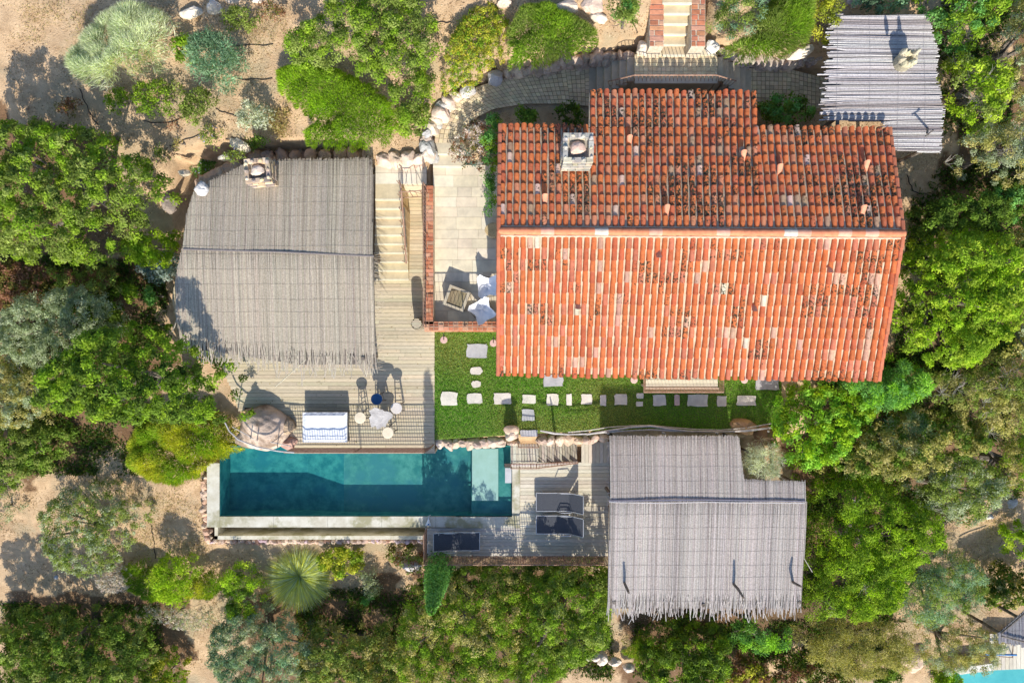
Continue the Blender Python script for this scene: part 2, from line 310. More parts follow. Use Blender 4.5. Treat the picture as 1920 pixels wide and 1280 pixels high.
def railing(name, label, pts, h, posts=1.6, mesh=.085, mr=.004, mtl='rust', bars=False, topr=.018, group=None, botr=.012, hz=True):
    pts = [Vector(p) for p in pts]; t = thing(name, label, 'railing', pts[0], group); mp, mr_, mw = MB(), MB(), MB(); up = Vector((0, 0, h))
    for a, b in zip(pts, pts[1:]):
        d = b-a; L_ = d.length; n = max(1, round(L_/posts))
        for i in range(n+1):
            q = a+d*i/n
            if i == 0 and a is not pts[0]: continue
            mp = MB(); mp.tube([q, q+up+Vector((0,0,.02))], .02, 6); mp.build('post', M[mtl], t)
        m_ = int(L_/mesh)
        for i in range(1, m_): q = a+d*i/m_; mw.tube([q+Vector((0,0,.08)), q+up], mr, 4)
        if hz:
            for j in range(1, int((h-.1)/mesh)): z = Vector((0,0,.08+j*mesh)); mw.tube([a+z, b+z], mr, 4)
    mr_.tube([p+up for p in pts], topr, 8); mr_.tube([p+Vector((0,0,.08)) for p in pts], botr, 6)
    mr_.build('rail', M[mtl], t); mw.build('wire_mesh' if hz else 'bars', M[mtl], t); return t
railing('terrace_railing', 'rusty bar railing standing on the brick parapet of the terrace', [W(799,352,1.95), W(799,613,1.95), W(945,613,1.95)], .72, 1.5, .12, .006, hz=False)
# stairs from the path down to the deck
st = thing('stone_stairs', 'cream stone stairs going down beside the left reed pergola to the deck', 'stairs', W(730,500,0))
for i in range(10):
    z = 1.5-.15*i; y0 = 358+i*16.6 if i else 312; y1 = 358+(i+1)*16.6-(0 if i < 9 else 0); x0, x1 = (704, 752 if i else 800) if i < 2 else (704-i*.3, 757+i*1.0)
    a = W(x0, y0 if i else 312, z); b = W(x1, y1, z)
    if i == 0: b = W(x1, 345, z); mb = MB(); boards(mb, [a, Vector((b.x, a.y, z)), b, Vector((a.x, b.y, z))], z, .36, .01, .06, (.5, .8), [(.75,.68,.54),(.70,.63,.50)]); mb.box(((a.x+b.x)/2, (a.y+b.y)/2, z/2-.05), (b.x-a.x-.01, a.y-b.y-.01, z+.02), 0, (.6,.52,.38)); a = W(x0, 345, z); b = W(752, 374, z)
    else: mb = MB()
    mb.box(((a.x+b.x)/2, (a.y+b.y)/2+.02, z/2-.2), (b.x-a.x, a.y-b.y+.04, z+.4), 0, jit((.60,.50,.33), .06)); mb.box(((a.x+b.x)/2, b.y-.004, z-.02), (b.x-a.x+.02, .06, .05), 0, (.82,.74,.55))
    mb.build('step', M['slab'], st)
# handrail beside stairs + gate
t = thing('stair_handrail', 'leaning rusty handrail along the cream stone stairs', 'handrail', W(756,400,1))
mb = MB(); 
for q in range(7): p = W(752+q*1.6, 350+q*24, 1.5-q*.22); mb = MB(); mb.tube([p, p+Vector((0,0,.85))], .013); mb.build('post', M['rust'], t)
mb = MB(); mb.tube([W(748,338,2.3), W(752,350,2.3), W(762,494,1.0)], .028); mb.build('rail', M['rust'], t)
t = thing('metal_gate', 'thin rusty metal gate across the top of the deck strip beside the brick wall', 'gate', W(770,362,1.4))
mb = MB(); a, b = W(748,360,2.35), W(797,357,2.35); mb.tube([a, b], .018)
for q in range(6): p = a.lerp(b, q/5); mb.tube([p, p-Vector((0,0,.9))], .009 if q % 2 else .014)
mb.tube([a-Vector((0,0,.85)), a.lerp(b, .4)], .01); mb.tube([b-Vector((0,0,.85)), b-Vector((.5,0,.0))], .01); mb.tube([a-Vector((0,0,.88)), b-Vector((0,0,.88))], .014); mb.build('frame', M['rust'], t)

# ---------------------------------------------------------------- house
ZR = 5.0
P0, P1, E0, E1 = W(935,433,ZR), W(1692,438,ZR), W(934,701,3.67), W(1646,711,3.67)
N0, N1 = W(938,237,4.18), W(1666,243,4.18); G0, G1 = W(1105,173,3.93), W(1419,175,3.93)
house = thing('house', 'large house under a red barrel tile roof with a stone chimney', 'house', (4, 2, 0))
def tiles(mb, mo, a0, a1, b0, b1, ncol, nrow, rng=None, north=False, trunc=None):
    """a0-a1 ridge line, b0-b1 eave line"""
    nn = (a1-a0).cross(b0-a0).normalized(); nn = nn if nn.z > 0 else -nn
    for i in range(ncol):
        u = (i+.5)/ncol; top = a0.lerp(a1, u); bot = b0.lerp(b1, u); d = bot-top; L_ = d.length; d.normalize()
        s = (a1-a0).normalized(); pw = ((a1-a0).length/ncol+(b1-b0).length/ncol)/2; nr = nrow if isinstance(nrow, int) else nrow(i)
        off = R.uniform(-.02, .02); ln = L_/nr
        for j in range(nr):
            st_ = 0 if j else .03; q0 = top+d*(ln*j+st_+off*(0 if j in (0,) else 1)); q1 = top+d*(ln*(j+1)+.04+(off if j < nr-1 else R.uniform(-.03, .03)))
            r0, r1 = pw*.34, pw*.41; h0, h1 = .045, .112
            x = R.random(); ms = 0
            if north:
                c = (.62,.17,.055) if x < .55 else (.54,.14,.06) if x < .84 else (.58,.22,.11) if x < .95 else (.44,.27,.16) if x < .985 else (.64,.42,.32)
                ms = .25+(noise.noise(Vector((i*.2, j*.35, 7.7)))*.5+.14*u)*R.uniform(.2, 1)+R.uniform(-.06, .10)
            else:
                c = (.62,.165,.052) if x < .62 else (.55,.135,.055) if x < .84 else (.60,.19,.10) if x < .965 else (.62,.33,.22) if x < .992 else (.72,.62,.44)
                pn = noise.noise(Vector((i*.22, j*.45, 3.3)))+(.12 if 0 < j < 5 or j == nr-1 else -.05)
                ms = .18+max(0, pn)*.75*R.uniform(.3, 1)+R.uniform(-.06, .06)
                if noise.noise(Vector((i*.4, j*.8, 9.1))) > .5: c = (.66,.38,.25)
            sk = s*R.uniform(-.012, .012); K_ = 7; vs = []
            for q, r, h in ((q0, r0, h0), (q1, r1, h1), (q1, r1*.82, h1-.02)):
                for k in range(K_): t = math.pi*k/(K_-1); vs.append(q+sk+s*(-math.cos(t)*r)+nn*(.012+math.sin(t)*h))
            fs = [(r_*K_+k, r_*K_+k+1, (r_+1)*K_+k+1, (r_+1)*K_+k) for r_ in (0, 1) for k in range(K_-1)]
            mb.add(vs, fs, jit(c, .13), min(ms, .40 if north else .37))
for nm, (a0, a1, b0, b1, nc, nr, nth) in {'south_slope': (P0+Vector((0,-.1,-.03)), P1+Vector((0,-.1,-.03)), E0, E1, 57, 13, False)}.items():
    mb = MB(); tiles(mb, None, a0, a1, b0, b1, nc, nr, north=nth); mb.build('roof_tiles', M['tile'], house, smooth=False)
# north slope, main and wing: the wing columns run further
mb = MB(); nc = 57
def yl(px): return px
sN = (N0-P0).normalized()
for (ca, cb, end0, end1, nr) in ((0, 13, None, None, 10), (13, 37, G0, G1, 14), (37, 57, None, None, 10)):
    a0 = P0.lerp(P1, ca/nc)+Vector((0,.1,-.03)); a1 = P0.lerp(P1, cb/nc)+Vector((0,.1,-.03))
    b0 = end0 or N0.lerp(N1, ca/nc); b1 = end1 or N0.lerp(N1, cb/nc); tiles(mb, None, a0, a1, b0, b1, cb-ca, nr, north=True)
mb.build('roof_tiles', M['tile'], house)
mb = MB()
def deckslab(q, th=.1): mb.add(q+[p-Vector((0,0,th)) for p in q], ((0,1,2,3),(7,6,5,4),(0,4,5,1),(1,5,6,2),(2,6,7,3),(3,7,4,0)))
e = Vector((0, .03, 0)); deckslab([P0, E0+e, E1+e, P1]); deckslab([P1, N1-e, N0-e, P0]); 
a0, a1 = N0.lerp(N1, 13/nc), N0.lerp(N1, 37/nc); deckslab([a1, G1-e, G0-e, a0]); mb.build('mortar_bed', M['roofmortar'], house)
# channels: concave cream tile lines give the pale strips relief
# ridge caps
mb = MB(); n = 30
for i in range(n):
    a = P0.lerp(P1, i/n); b = P0.lerp(P1, (i+1)/n+.004); c = (.72,.25,.12) if R.random() < .7 else (.74,.36,.24)
    if i in (7, 21): c = (.66,.54,.42)
    vs = []; K_ = 9
    for q, r in ((a, .095), (b, .11), (b, .09)):
        for k in range(K_): t = math.pi*k/(K_-1); vs.append(q+Vector((0, -math.cos(t)*r, .02+math.sin(t)*r*.95)))
    mb.add(vs, [(r_*K_+k, r_*K_+k+1, (r_+1)*K_+k+1, (r_+1)*K_+k) for r_ in (0, 1) for k in range(K_-1)], jit(c, .08), R.uniform(0, .2))
mb.build('ridge_cap', M['tile'], house)
mb = MB(); mb.tube([P0+Vector((0,-.13,-.0)), P1+Vector((.08,-.13,-.0))], .032, 6); mb.tube([P0+Vector((0,.13,-.0)), P1+Vector((.0,.13,-.0))], .02, 6); mb.build('ridge_mortar', M['roofmortar'], house)
# verge tiles along the east and west edges
for a, b, n in ((P1, E1, 12), (P1, N1, 10), (P0, E0, 12), (P0, N0, 10)):
    mb = MB()
    for i in range(n):
        p, q = a.lerp(b, i/n), a.lerp(b, (i+1)/n+.01); mb.tube([p+Vector((0,0,.05)), q+Vector((0,0,.07))], [.055, .068], 8, jit((.56,.18,.09), .15))
    mb.build('verge_tiles', M['tile'], house)
# walls
mb = MB(); w = [Vector((p.x, p.y, z)) for p, z in ((P0+Vector((.35,0,0)), 4.85), (E0+Vector((.37,.45,0)), 3.75), (E1+Vector((-.4,.45,0)), 3.75), (P1+Vector((-.4,0,0)), 4.85), (N1+Vector((-.4,-.4,0)), 4.15), (N0+Vector((.35,-.4,0)), 4.15))]
mb.add(w+[Vector((p.x, p.y, -.3)) for p in w], [(i, i+6, (i+1) % 6+6, (i+1) % 6) for i in range(6)]); g0, g1 = G0+Vector((.3,-.4,0)), G1+Vector((-.3,-.4,0))
w = [Vector((g0.x, N0.y-.5, 4.1)), Vector((g0.x, g0.y, 3.85)), Vector((g1.x, g1.y, 3.85)), Vector((g1.x, N0.y-.5, 4.1))]; mb.add(w+[Vector((p.x, p.y, 0)) for p in w], [(i, i+4, (i+1) % 4+4, (i+1) % 4) for i in range(3)]); mb.build('wall', M['plaster'], house)
# windows and door under the south eave
for px_ in (1000, 1090, 1440, 1560):
    a = W(px_, 690, 1.2); mb = MB(); mb.box((a.x, E0.y+.44, 1.5), (.9, .06, 1.2), 0, (.35,.3,.25)); o = mb.build('window_frame', M['wood'], house); mb = MB(); mb.box((a.x, E0.y+.41, 1.5), (.74, .02, 1.04)); mb.build('glass_pane', M['metal'], o)
# roof vents (raised hood tiles)
def plane_z(x, y): return (ZR-(ZR-3.67)*(P0.y-y)/(P0.y-E0.y)) if y < P0.y else ZR-(ZR-4.18)*(y-P0.y)/(N0.y-P0.y)
for (px, py) in ((1022,366),(1181,256),(1251,386),(1395,284),(1463,310),(1626,303),(1620,387),(1236,482),(1084,578),(1415,582),(1557,510)):
    z = 4.6
    for _ in range(4): p = W(px, py, z); z = plane_z(p.x, p.y)+.16
    nth = p.y > P0.y; sg = 1 if nth else -1; vs = []; K_ = 7
    for q, r, h in ((p+Vector((0, -sg*.26 if nth else .26, -.10)), .05, .04), (p, .085, .10), (p, .06, .07)):
        for k in range(K_): t = math.pi*k/(K_-1); vs.append(q+Vector((-math.cos(t)*r, (.03*math.sin(t))*sg, math.sin(t)*h)))
    mb = MB(); mb.add(vs, [(r_*K_+k, r_*K_+k+1, (r_+1)*K_+k+1, (r_+1)*K_+k) for r_ in (0, 1) for k in range(K_-1)]+[(0, K_-1, 2*K_-1, K_)], jit((.78,.32,.18), .05))
    mb.build('vent_tile', M['tile'], house)
def chimney(c, w, d, z0, z1, parent, cols, cap=(.8,.55,.42), rot=0, m='stone'):
    mb = MB(); z = z0; k = 0
    while z < z1:
        h = R.uniform(.07, .12); g = .02*math.sin(k*2.1)
        for s_ in (-1, 1):
            x = -w/2
            while x < w/2-.02:
                l = min(R.uniform(.12, .28), w/2-x); mb.box(Vector(c)+Matrix.Rotation(rot, 3, 'Z') @ Vector((x+l/2, s_*(d/2-.06+g), 0))+Vector((0,0,z+h/2)), (l-.012, .13, h-.012), rot, jit(R.choice(cols), .15)); x += l
            y = -d/2+.13
            while y < d/2-.14:
                l = min(R.uniform(.12, .26), d/2-.13-y); mb.box(Vector(c)+Matrix.Rotation(rot, 3, 'Z') @ Vector((s_*(w/2-.06+g), y+l/2, 0))+Vector((0,0,z+h/2)), (.13, l-.012, h-.012), rot, jit(R.choice(cols), .15)); y += l
        z += h; k += 1
    ch = mb.build('chimney', M[m], parent); mb = MB(); mb.box((c[0], c[1], (z0+z1)/2-.1), (w-.1, d-.1, z1-z0-.06), rot, (.42,.38,.32)); mb.build('flue', M['stone'], ch)
    mb = MB(); mb.rock((c[0], c[1]+.02, z1-.02), (w*.55, d*.5, .22), 5, cap, 2); mb.build('cap_stone', M['stone'], ch)
    for i_ in range(10):
        t = i_/10*2*math.pi; q = Matrix.Rotation(rot, 3, 'Z') @ Vector((max(-1, min(1, 1.3*math.cos(t)))*w*.42, max(-1, min(1, 1.3*math.sin(t)))*d*.42, 0)); mb = MB(); mb.rock((c[0]+q.x, c[1]+q.y, z1+.01+.02*(i_ % 3)), (.15, .15, .18+.05*(i_ % 2)), i_+3, jit(R.choice(cols), .15), 2); mb.build('crown_stone', M[m], ch)
    return ch
c = W(1083,281,5.3); chimney((c.x, c.y, 0), .82, .78, 4.5, 5.45, house, [(.50,.47,.40),(.42,.40,.36),(.66,.58,.42),(.56,.52,.46)])
# balcony under the south eave
bal = thing('balcony', 'small timber balcony with wire railing under the long lower eave', 'balcony', W(1280,715,.9))
a, b = W(1211,680,.9), W(1346,727,.9); mb = MB(); boards(mb, [Vector((a.x, b.y, 0)), Vector((b.x, b.y, 0)), Vector((b.x, a.y, 0)), Vector((a.x, a.y, 0))], .9, .14, .008, .04, (3, 4), [(.62,.55,.42)]); mb.build('floor', M['wood'], bal)
mb = MB(); mb.box(((a.x+b.x)/2, b.y-.02, .86), (b.x-a.x+.05, .06, .14), 0, (.5,.38,.28)); 
for px in (a.x+.05, b.x-.05): mb.tube([(px, b.y+.05, 0), (px, b.y+.05, .85)], .05, 8, (.4,.32,.25))
mb.build('beam', M['wood'], bal)
u = .95; mb = MB(); ra = [W(1207,690,1.85), W(1207,735,1.85), W(1357,735,1.85), W(1357,690,1.85)]; mb.tube(ra, .022); mb.build('top_rail', M['rust'], bal)
mb = MB(); fa = [Vector((a.x, a.y, .95)), Vector((a.x, b.y, .95)), Vector((b.x, b.y, .95)), Vector((b.x, a.y, .95))]
for i in range(3):
    for k in range(1, int((ra[i+1]-ra[i]).length/.12)): t = k/int((ra[i+1]-ra[i]).length/.12); mb.tube([fa[i].lerp(fa[i+1], t), ra[i].lerp(ra[i+1], t)], .006, 4)
    for k in range(1, 6): mb.tube([fa[i].lerp(ra[i], k/6), fa[i+1].lerp(ra[i+1], k/6)], .005, 4)
mb.build('wire_mesh', M['rust'], bal)
# wall lamps
for px, py, lab in ((832,637,'round terracotta wall lamp at the left end below the brick parapet'),(925,643,'round terracotta wall lamp next to the roof corner'),(1189,712,'round wall lamp peeking out left of the balcony'),(1396,712,'round wall lamp peeking out right of the balcony')):
    c = W(px, py, 1.5); mb = MB(); mb.disc(c, .12, .13, 16, (.62,.42,.36), .05); t = thing('wall_lamp', lab, 'lamp', c, 'wall lamps on the south side'); mb.build('shade', M['slab'], t); mb = MB(); mb.tube([c, c+Vector((0,.22,.0))], .015); mb.build('bracket', M['metal'], t)

# ---------------------------------------------------------------- paths and upper stairs
def cobble_strip(name, left, right, size, cols, zoff=.03, zs=None, drape=True):
    def res(pl, n):
        pl = [Vector(p) for p in pl]; d = [0]
        for a, b in zip(pl, pl[1:]): d.append(d[-1]+(b-a).length)
        out = []
        for i in range(n+1):
            t = d[-1]*i/n; k = max(j for j in range(len(d)) if d[j] <= t+1e-9); k = min(k, len(pl)-2); out.append(pl[k].lerp(pl[k+1], (t-d[k])/(d[k+1]-d[k])))
        return out, d[-1]
    _, L_ = res(left, 2); _, L2 = res(right, 2); n = int((L_+L2)/2/size); l, _ = res(left, n); r, _ = res(right, n); mb = MB(); bed = MB(); bv = []
    for i in range(n):
        m = max(1, round(((l[i]-r[i]).length)/size))
        for j in range(m):
            q = [l[i].lerp(r[i], j/m), l[i].lerp(r[i], (j+1)/m), l[i+1].lerp(r[i+1], (j+1)/m), l[i+1].lerp(r[i+1], j/m)]; cc = sum(q, Vector())/4; zj = R.uniform(-.006, .006); c = jit(R.choice(cols), .12)
            lo = [cc+(p-cc)*.95 for p in q]; hi = [cc+(p-cc)*R.uniform(.82, .88)+Vector((0,0,.022+zj)) for p in q]
            mb.add(lo+hi, ((4,5,6,7),(0,1,5,4),(1,2,6,5),(2,3,7,6),(3,0,4,7)), c)
    bv = [p for a, b in zip(l, r) for p in (a+Vector((0,0,.004)), b+Vector((0,0,.004)))]; mb.add(bv, [(2*i, 2*i+1, 2*i+3, 2*i+2) for i in range(n)], (.22,.18,.12))
    mb.add([p-Vector((0,0,.35)) for p in bv], [(2*i, 2*i+2, 2*i+3, 2*i+1) for i in range(n)], (.22,.18,.12)); m2 = len(bv)
    o = mb.build(name, M['slab']); tag(o, kind='structure'); return o
COB = [(.66,.53,.34),(.60,.48,.32),(.70,.58,.38)]
def WZ(l): return [W(*p) for p in l]
cobble_strip('path', WZ([(814,268,1.72),(818,240,1.76),(838,200,1.85),(880,168,1.95),(940,148,2.05),(1010,136,2.1),(1105,122,2.15)]), WZ([(862,268,1.72),(866,248,1.76),(885,225,1.85),(925,205,1.95),(985,195,2.05),(1055,195,2.1),(1105,200,2.15)]), .135, COB)
cobble_strip('path', WZ([(1395,128,2.15),(1480,130,2.15),(1560,150,2.1)]), WZ([(1395,200,2.15),(1470,200,2.15),(1560,205,2.1)]), .135, COB)
mb = MB()
for z, y0, y1 in ((1.65, 266, 289), (1.57, 288, 312)): a, b = W(812, y0, z), W(872, y1, z); mb.box(((a.x+b.x)/2, (a.y+b.y)/2, z-.4), (b.x-a.x, a.y-b.y, .8), 0, (.62,.54,.40)); mb.box(((a.x+b.x)/2, b.y, z-.02), (b.x-a.x, .06, .05), 0, (.84,.76,.6))
tag(mb.build('stone_steps', M['slab']), 'two cream steps where the cobbled path meets the terrace', 'stairs')
up = thing('split_staircase', 'grey double staircase with a central cobbled landing behind the house', 'stairs', W(1267,150,2.1))
mb = MB(); a, b = W(1190,104,3.2), W(1345,150,3.2); mb.box(((a.x+b.x)/2, (a.y+b.y)/2, 2.4), (b.x-a.x, a.y-b.y, 1.55), 0, (.5,.43,.32)); boards(mb, [Vector((a.x, b.y, 0)), Vector((b.x, b.y, 0)), Vector((b.x, a.y, 0)), Vector((a.x, a.y, 0))], 3.2, .13, .012, .03, (.13, .14), COB, .1)
mb.box(((a.x+b.x)/2, b.y-.04, 3.19), (b.x-a.x, .14, .06), 0, (.6,.52,.42)); mb.build('landing', M['slab'], up)
for i in range(6):
    z = 3.2-.17*(i+1); mb = MB(); a = W(1190-14.2*(i+1), 107+i*3, z); b = W(1190-14.2*i, 152+i*7, z); mb.box(((a.x+b.x)/2, (a.y+b.y)/2, z-.6), (b.x-a.x, a.y-b.y, 1.2), 0, jit((.50,.43,.33), .05)); mb.build('step', M['slab'], up)
    mb = MB(); a = W(1345+10.6*i, 107+i*5, z); b = W(1345+10.6*(i+1), 152+i*7, z); mb.box(((a.x+b.x)/2, (a.y+b.y)/2, z-.6), (b.x-a.x, a.y-b.y, 1.2), 0, jit((.50,.43,.33), .05)); mb.build('step', M['slab'], up)
t = thing('landing_railing', 'rusty bar railing curving round the stair landing behind the house', 'railing', W(1267,150,3.2))
tp_, bt = [W(1140,153,3.35), W(1190,141,4.1), W(1343,141,4.1), W(1380,152,3.4)], [W(1143,162,2.5), W(1190,152,3.2), W(1343,152,3.2), W(1366,163,2.6)]
mb = MB(); mb.tube(tp_, .022); mb.tube(bt, .014); mb.build('rail', M['rust'], t); mb = MB()
for i, n in ((0, 7), (1, 21), (2, 6)):
    for k in range(n+1): mb.tube([bt[i].lerp(bt[i+1], k/n), tp_[i].lerp(tp_[i+1], k/n)], .009, 4)
mb.build('bars', M['rust'], t)
us = thing('garden_steps', 'straight cream steps at the top of the picture between two brick side walls', 'stairs', W(1270,60,3.2))
for i in range(7):
    z = 3.3+.15*i; mb = MB(); y1 = 104-19.5*i; a = W(1242, y1-19.5, z); b = W(1297, y1, z); mb.box(((a.x+b.x)/2, (a.y+b.y)/2, z-.3), (b.x-a.x, a.y-b.y, .6), 0, jit((.62,.50,.32), .05)); mb.box(((a.x+b.x)/2, b.y, z-.025), (b.x-a.x, .05, .055), 0, (.82,.74,.55)); mb.build('step', M['slab'], us)
for x0, lab in ((1231, 'left'), (1309, 'right')):
    t = thing('brick_side_wall', f'low brick side wall to the {lab} of the straight cream steps', 'wall', W(x0, 50, 3.6), 'brick walls beside the upper steps'); zt_ = 4.0; a, b = W(x0, 88, zt_), W(x0, -60, zt_)
    mb = MB(); brickrow(mb, (a.x, a.y, 0), (b.x, b.y, 0), .42, zt_, .15, .035); mb.build('brick_course', M['brick'], t); mb = MB(); mb.box((a.x, (a.y+b.y)/2, 3.35), (.415, b.y-a.y, 1.32)); mb.build('mortar_core', M['mortar'], t)
mb = MB(); a, b = W(1195,92,3.25), W(1342,104,3.25); mb.box(((a.x+b.x)/2, (a.y+b.y)/2, 2.8), (b.x-a.x, a.y-b.y, .9), 0, (.75,.66,.48)); tag(mb.build('threshold', M['slab']), 'pale stone threshold between the stair landing and the straight steps', 'step')

# ---------------------------------------------------------------- pool
pool = thing('pool', 'long teal plunge pool with pale concrete coping below the deck', 'pool', W(680,900,-2))
XW, YS, YN = -10.82, -6.47, -3.86; XE = W(960,0,-1.25).x
def px2x(p, z): return (p-960)*(H-z)/K
xs = [XW-.1, px2x(577, -2.2), px2x(645, -1.95), px2x(885, -1.93)]; zs = [-2.2, -2.2, -1.93, -1.93]
mb = MB()
mbs = MB()
for i in range(3): (mb if i < 2 else mbs).add([(xs[i], YS-.1, zs[i]), (xs[i+1], YS-.1, zs[i+1]), (xs[i+1], YN+.2, zs[i+1]), (xs[i], YN+.2, zs[i])], [(0,1,2,3)])
mb.add([(XW+.012, YS, -1.25), (XW+.012, YS, -2.3), (XW+.012, YN+.2, -2.3), (XW+.012, YN+.2, -1.25)], [(0,1,2,3)]); mb.add([(XW, YS+.012, -1.3), (XE, YS+.012, -1.3), (XE, YS+.012, -2.3), (XW, YS+.012, -2.3)], [(0,1,2,3)])
mb.add([(xs[3], YS, -1.93), (xs[3], YN+.2, -1.93), (xs[3], YN+.2, -1.6), (xs[3], YS, -1.6)], [(0,1,2,3)]); mb.add([(XW, YN, -1.3), (XE, YN, -1.3), (XE, YN, -2.3), (XW, YN, -2.3)], [(3,2,1,0)])
mb.build('basin', M['pool'], pool); mbs.build('shallow_floor', M['poolr'], pool)
mb = MB(); mb.box(((xs[3]+XE)/2, (YS+YN)/2, -1.7), (XE-xs[3], YN-YS, .2)); mb.build('bench', M['poolr'], pool)
a, b = W(885,841,-1.42), W(934,938,-1.42); mb = MB(); mb.box(((a.x+b.x)/2+.003, (a.y+b.y)/2, -1.5), (b.x-a.x, a.y-b.y, .16)); mb.build('pale_step', M['poolstep'], pool)
mb = MB(); q = W(388,0,-1.25).x; y1 = W(0,988,-1.25).y; y0 = W(0,868,-1.25).y
mb.box(((q+XW)/2, (y0+y1)/2, -1.8), (XW-q, y0-y1, 1.1)); mb.build('coping', M['concrete'], pool); mb = MB(); x = XW
while x < px2x(855, -1.25)-.1: e = min(x+2.0, px2x(855, -1.25)); mb.box(((x+e)/2, (YS+y1)/2, -1.8), (e-x-.008, YS-y1, 1.1)); x = e
mb.build('coping', M['concrete'], pool); mb = MB(); mb.box((.14, (YS+YN)/2-.02, -1.8), (.27, YN-YS, 1.1)); mb.build('coping', M['concrete'], pool)
mb = MB(); y2 = W(0,1004,-1.9).y; y3 = W(0,1011,-1.9).y; x9 = px2x(797, -1.9); mb.box(((q+x9)/2, (y1+y3)/2, -3.0), (x9-q, y1-y3, .1)); mb.box(((q+x9)/2, (y2+y3)/2, -2.5), (x9-q, y2-y3, 1.2)); mb.box((q+.06, (y1+y3)/2, -2.3), (.12, y1-y3-.01, .8)); mb.build('overflow_channel', M['concrete'], pool)
mb = MB(); wz = -1.33; mb.add([(XW, YS, wz), (XE, YS, wz), (XE, YN+.1, wz), (XW, YN+.1, wz)], [(0,1,2,3)]); tag(mb.build('pool_water', M['water']), kind='structure')
mb = MB(); a, b = W(947,877,-1.22), W(959,905,-1.22); mb.box(((a.x+b.x)/2, (a.y+b.y)/2, -1.24), (b.x-a.x, a.y-b.y, .05), 0, (.55,.55,.56)); a, b = W(946,869,-1.22), W(959,876,-1.22); mb.box(((a.x+b.x)/2, (a.y+b.y)/2, -1.25), (b.x-a.x, a.y-b.y, .04), 0, (.1,.08,.07)); tag(mb.build('skimmer_cover', M['slab']), 'pale grey skimmer cover at the right end of the pool', 'cover')

# rocks
ROCKC = [(.66,.48,.35),(.62,.46,.36),(.70,.54,.42),(.56,.42,.33)]
def rockwall(name, label, pts, z0, size, n, zt=None, cols=ROCKC, seed=0, rows=1):
    mb = MB()
    for r_ in range(rows):
        for i in range(n):
            t = (i+.5)/n*(len(pts)-1); k = min(int(t), len(pts)-2); a, b = Vector(pts[k]), Vector(pts[k+1]); p = a.lerp(b, t-k); s = size*R.uniform(.75, 1.2)
            mb.rock(p+Vector((R.uniform(-.04, .04), R.uniform(-.05, .05), z0-r_*size*.6)), (s*1.25, s*R.uniform(.8, 1.1), s), seed+i*1.7+r_, jit(R.choice(cols), .12), 3, .2, R.uniform(0, 3))
    return tag(mb.build(name, M['stone']), label, 'stone wall')
rockwall('rubble_wall', 'rounded pink rocks edging the lawn above the right end of the pool', WZ([(818,830,-.1),(945,830,-.1)]), -.05, .36, 9, rows=3)
rockwall('rubble_wall', 'pink rocks edging the lawn above the wooden steps', WZ([(1008,826,-.1),(1140,822,-.1)]), -.05, .36, 8, rows=3, seed=40)
rockwall('rubble_wall', 'rubble stone edge beyond the pool overflow channel', WZ([(386,1016,-2),(795,1016,-2)]), -.08, .17, 58, rows=3, seed=70, cols=ROCKC+[(.55,.42,.45),(.5,.3,.22)])
rockwall('rubble_wall', 'rough rust coloured stones along the left pool edge', WZ([(384,890,-1.5),(382,940,-1.6),(386,1015,-1.9)]), -.05, .26, 13, rows=3, seed=90, cols=[(.62,.40,.28),(.6,.45,.34)])
rockwall('rubble_wall', 'row of big rounded rocks at the top of the cream stone stairs', WZ([(708,298,1.75),(800,300,1.75)]), .0, .50, 4, rows=2, seed=110, cols=[(.78,.60,.46),(.74,.6,.48)])
rockwall('rubble_wall', 'rocks edging the inside bend of the cobbled path', WZ([(808,298,1.9),(800,270,1.9),(803,248,2.0),(818,225,2.0),(830,200,2.05),(848,183,2.1),(885,168,2.2)]), .02, .44, 11, rows=2, seed=130, cols=[(.80,.66,.52),(.72,.58,.48),(.6,.58,.56)])
rockwall('rubble_wall', 'rough bank wall under the green mounds along the shaded path', WZ([(945,135,2.3),(1010,127,2.35),(1080,108,2.6),(1185,99,3.0)]), -.1, .34, 24, rows=3, seed=150, cols=[(.5,.4,.32),(.58,.46,.36)])
rockwall('rubble_wall', 'rough bank wall under the grassy mound right of the stair landing', WZ([(1350,96,3.0),(1430,112,2.6),(1480,118,2.5),(1550,95,2.4)]), -.1, .34, 18, rows=3, seed=170, cols=[(.5,.42,.36),(.6,.5,.42)])
rockwall('rubble_wall', 'shaded retaining wall behind the left reed pergola', WZ([(365,345,1.3),(420,312,1.5),(480,286,1.6),(700,286,1.7)]), -.35, .42, 24, rows=3, seed=190, cols=[(.5,.38,.3),(.6,.47,.36)])
rockwall('rubble_wall', 'white rocks edging the bare soil patch at the bottom', WZ([(1090,1224,-3.2),(1120,1232,-3.2),(1188,1250,-3.2)]), .05, .4, 6, rows=1, seed=210, cols=[(.72,.64,.54)])
def rock(px, py, z, w, h, d, label, col=(.76,.66,.54), seed=1, rz=0, sub=3, rough=.2, name='boulder'):
    mb = MB(); s = (H-z)/K; mb.rock(W(px, py, z), (w*s, h*s, d), seed, col, sub, rough, rz); return tag(mb.build(name, M['stone'], smooth=False), label, 'rock')
mb = MB(); mb.rock(W(497,802,.05), (1.85, 1.5, 1.35), 3.3, (.74,.58,.46), 5, .07, -.3, .25); mb.rock(W(470,818,-.25), (1.0, .9, .9), 8.1, (.78,.63,.5), 4, .08, .4, .4); tag(mb.build('boulder', M['boulder']), 'huge pale boulder between the deck corner and the pool', 'rock')
rock(541,797,.1,26,34,.6,'small upright rock between the huge boulder and the deck rail',(.5,.38,.26),5,.2)
rock(541,829,-.1,44,26,.6,'low reddish rock at the foot of the huge boulder',(.48,.30,.24),8,.1)
rock(462,169,1.95,40,24,.3,'flat white rock beside the upright blue green juniper',(.86,.76,.62),11,-.5)
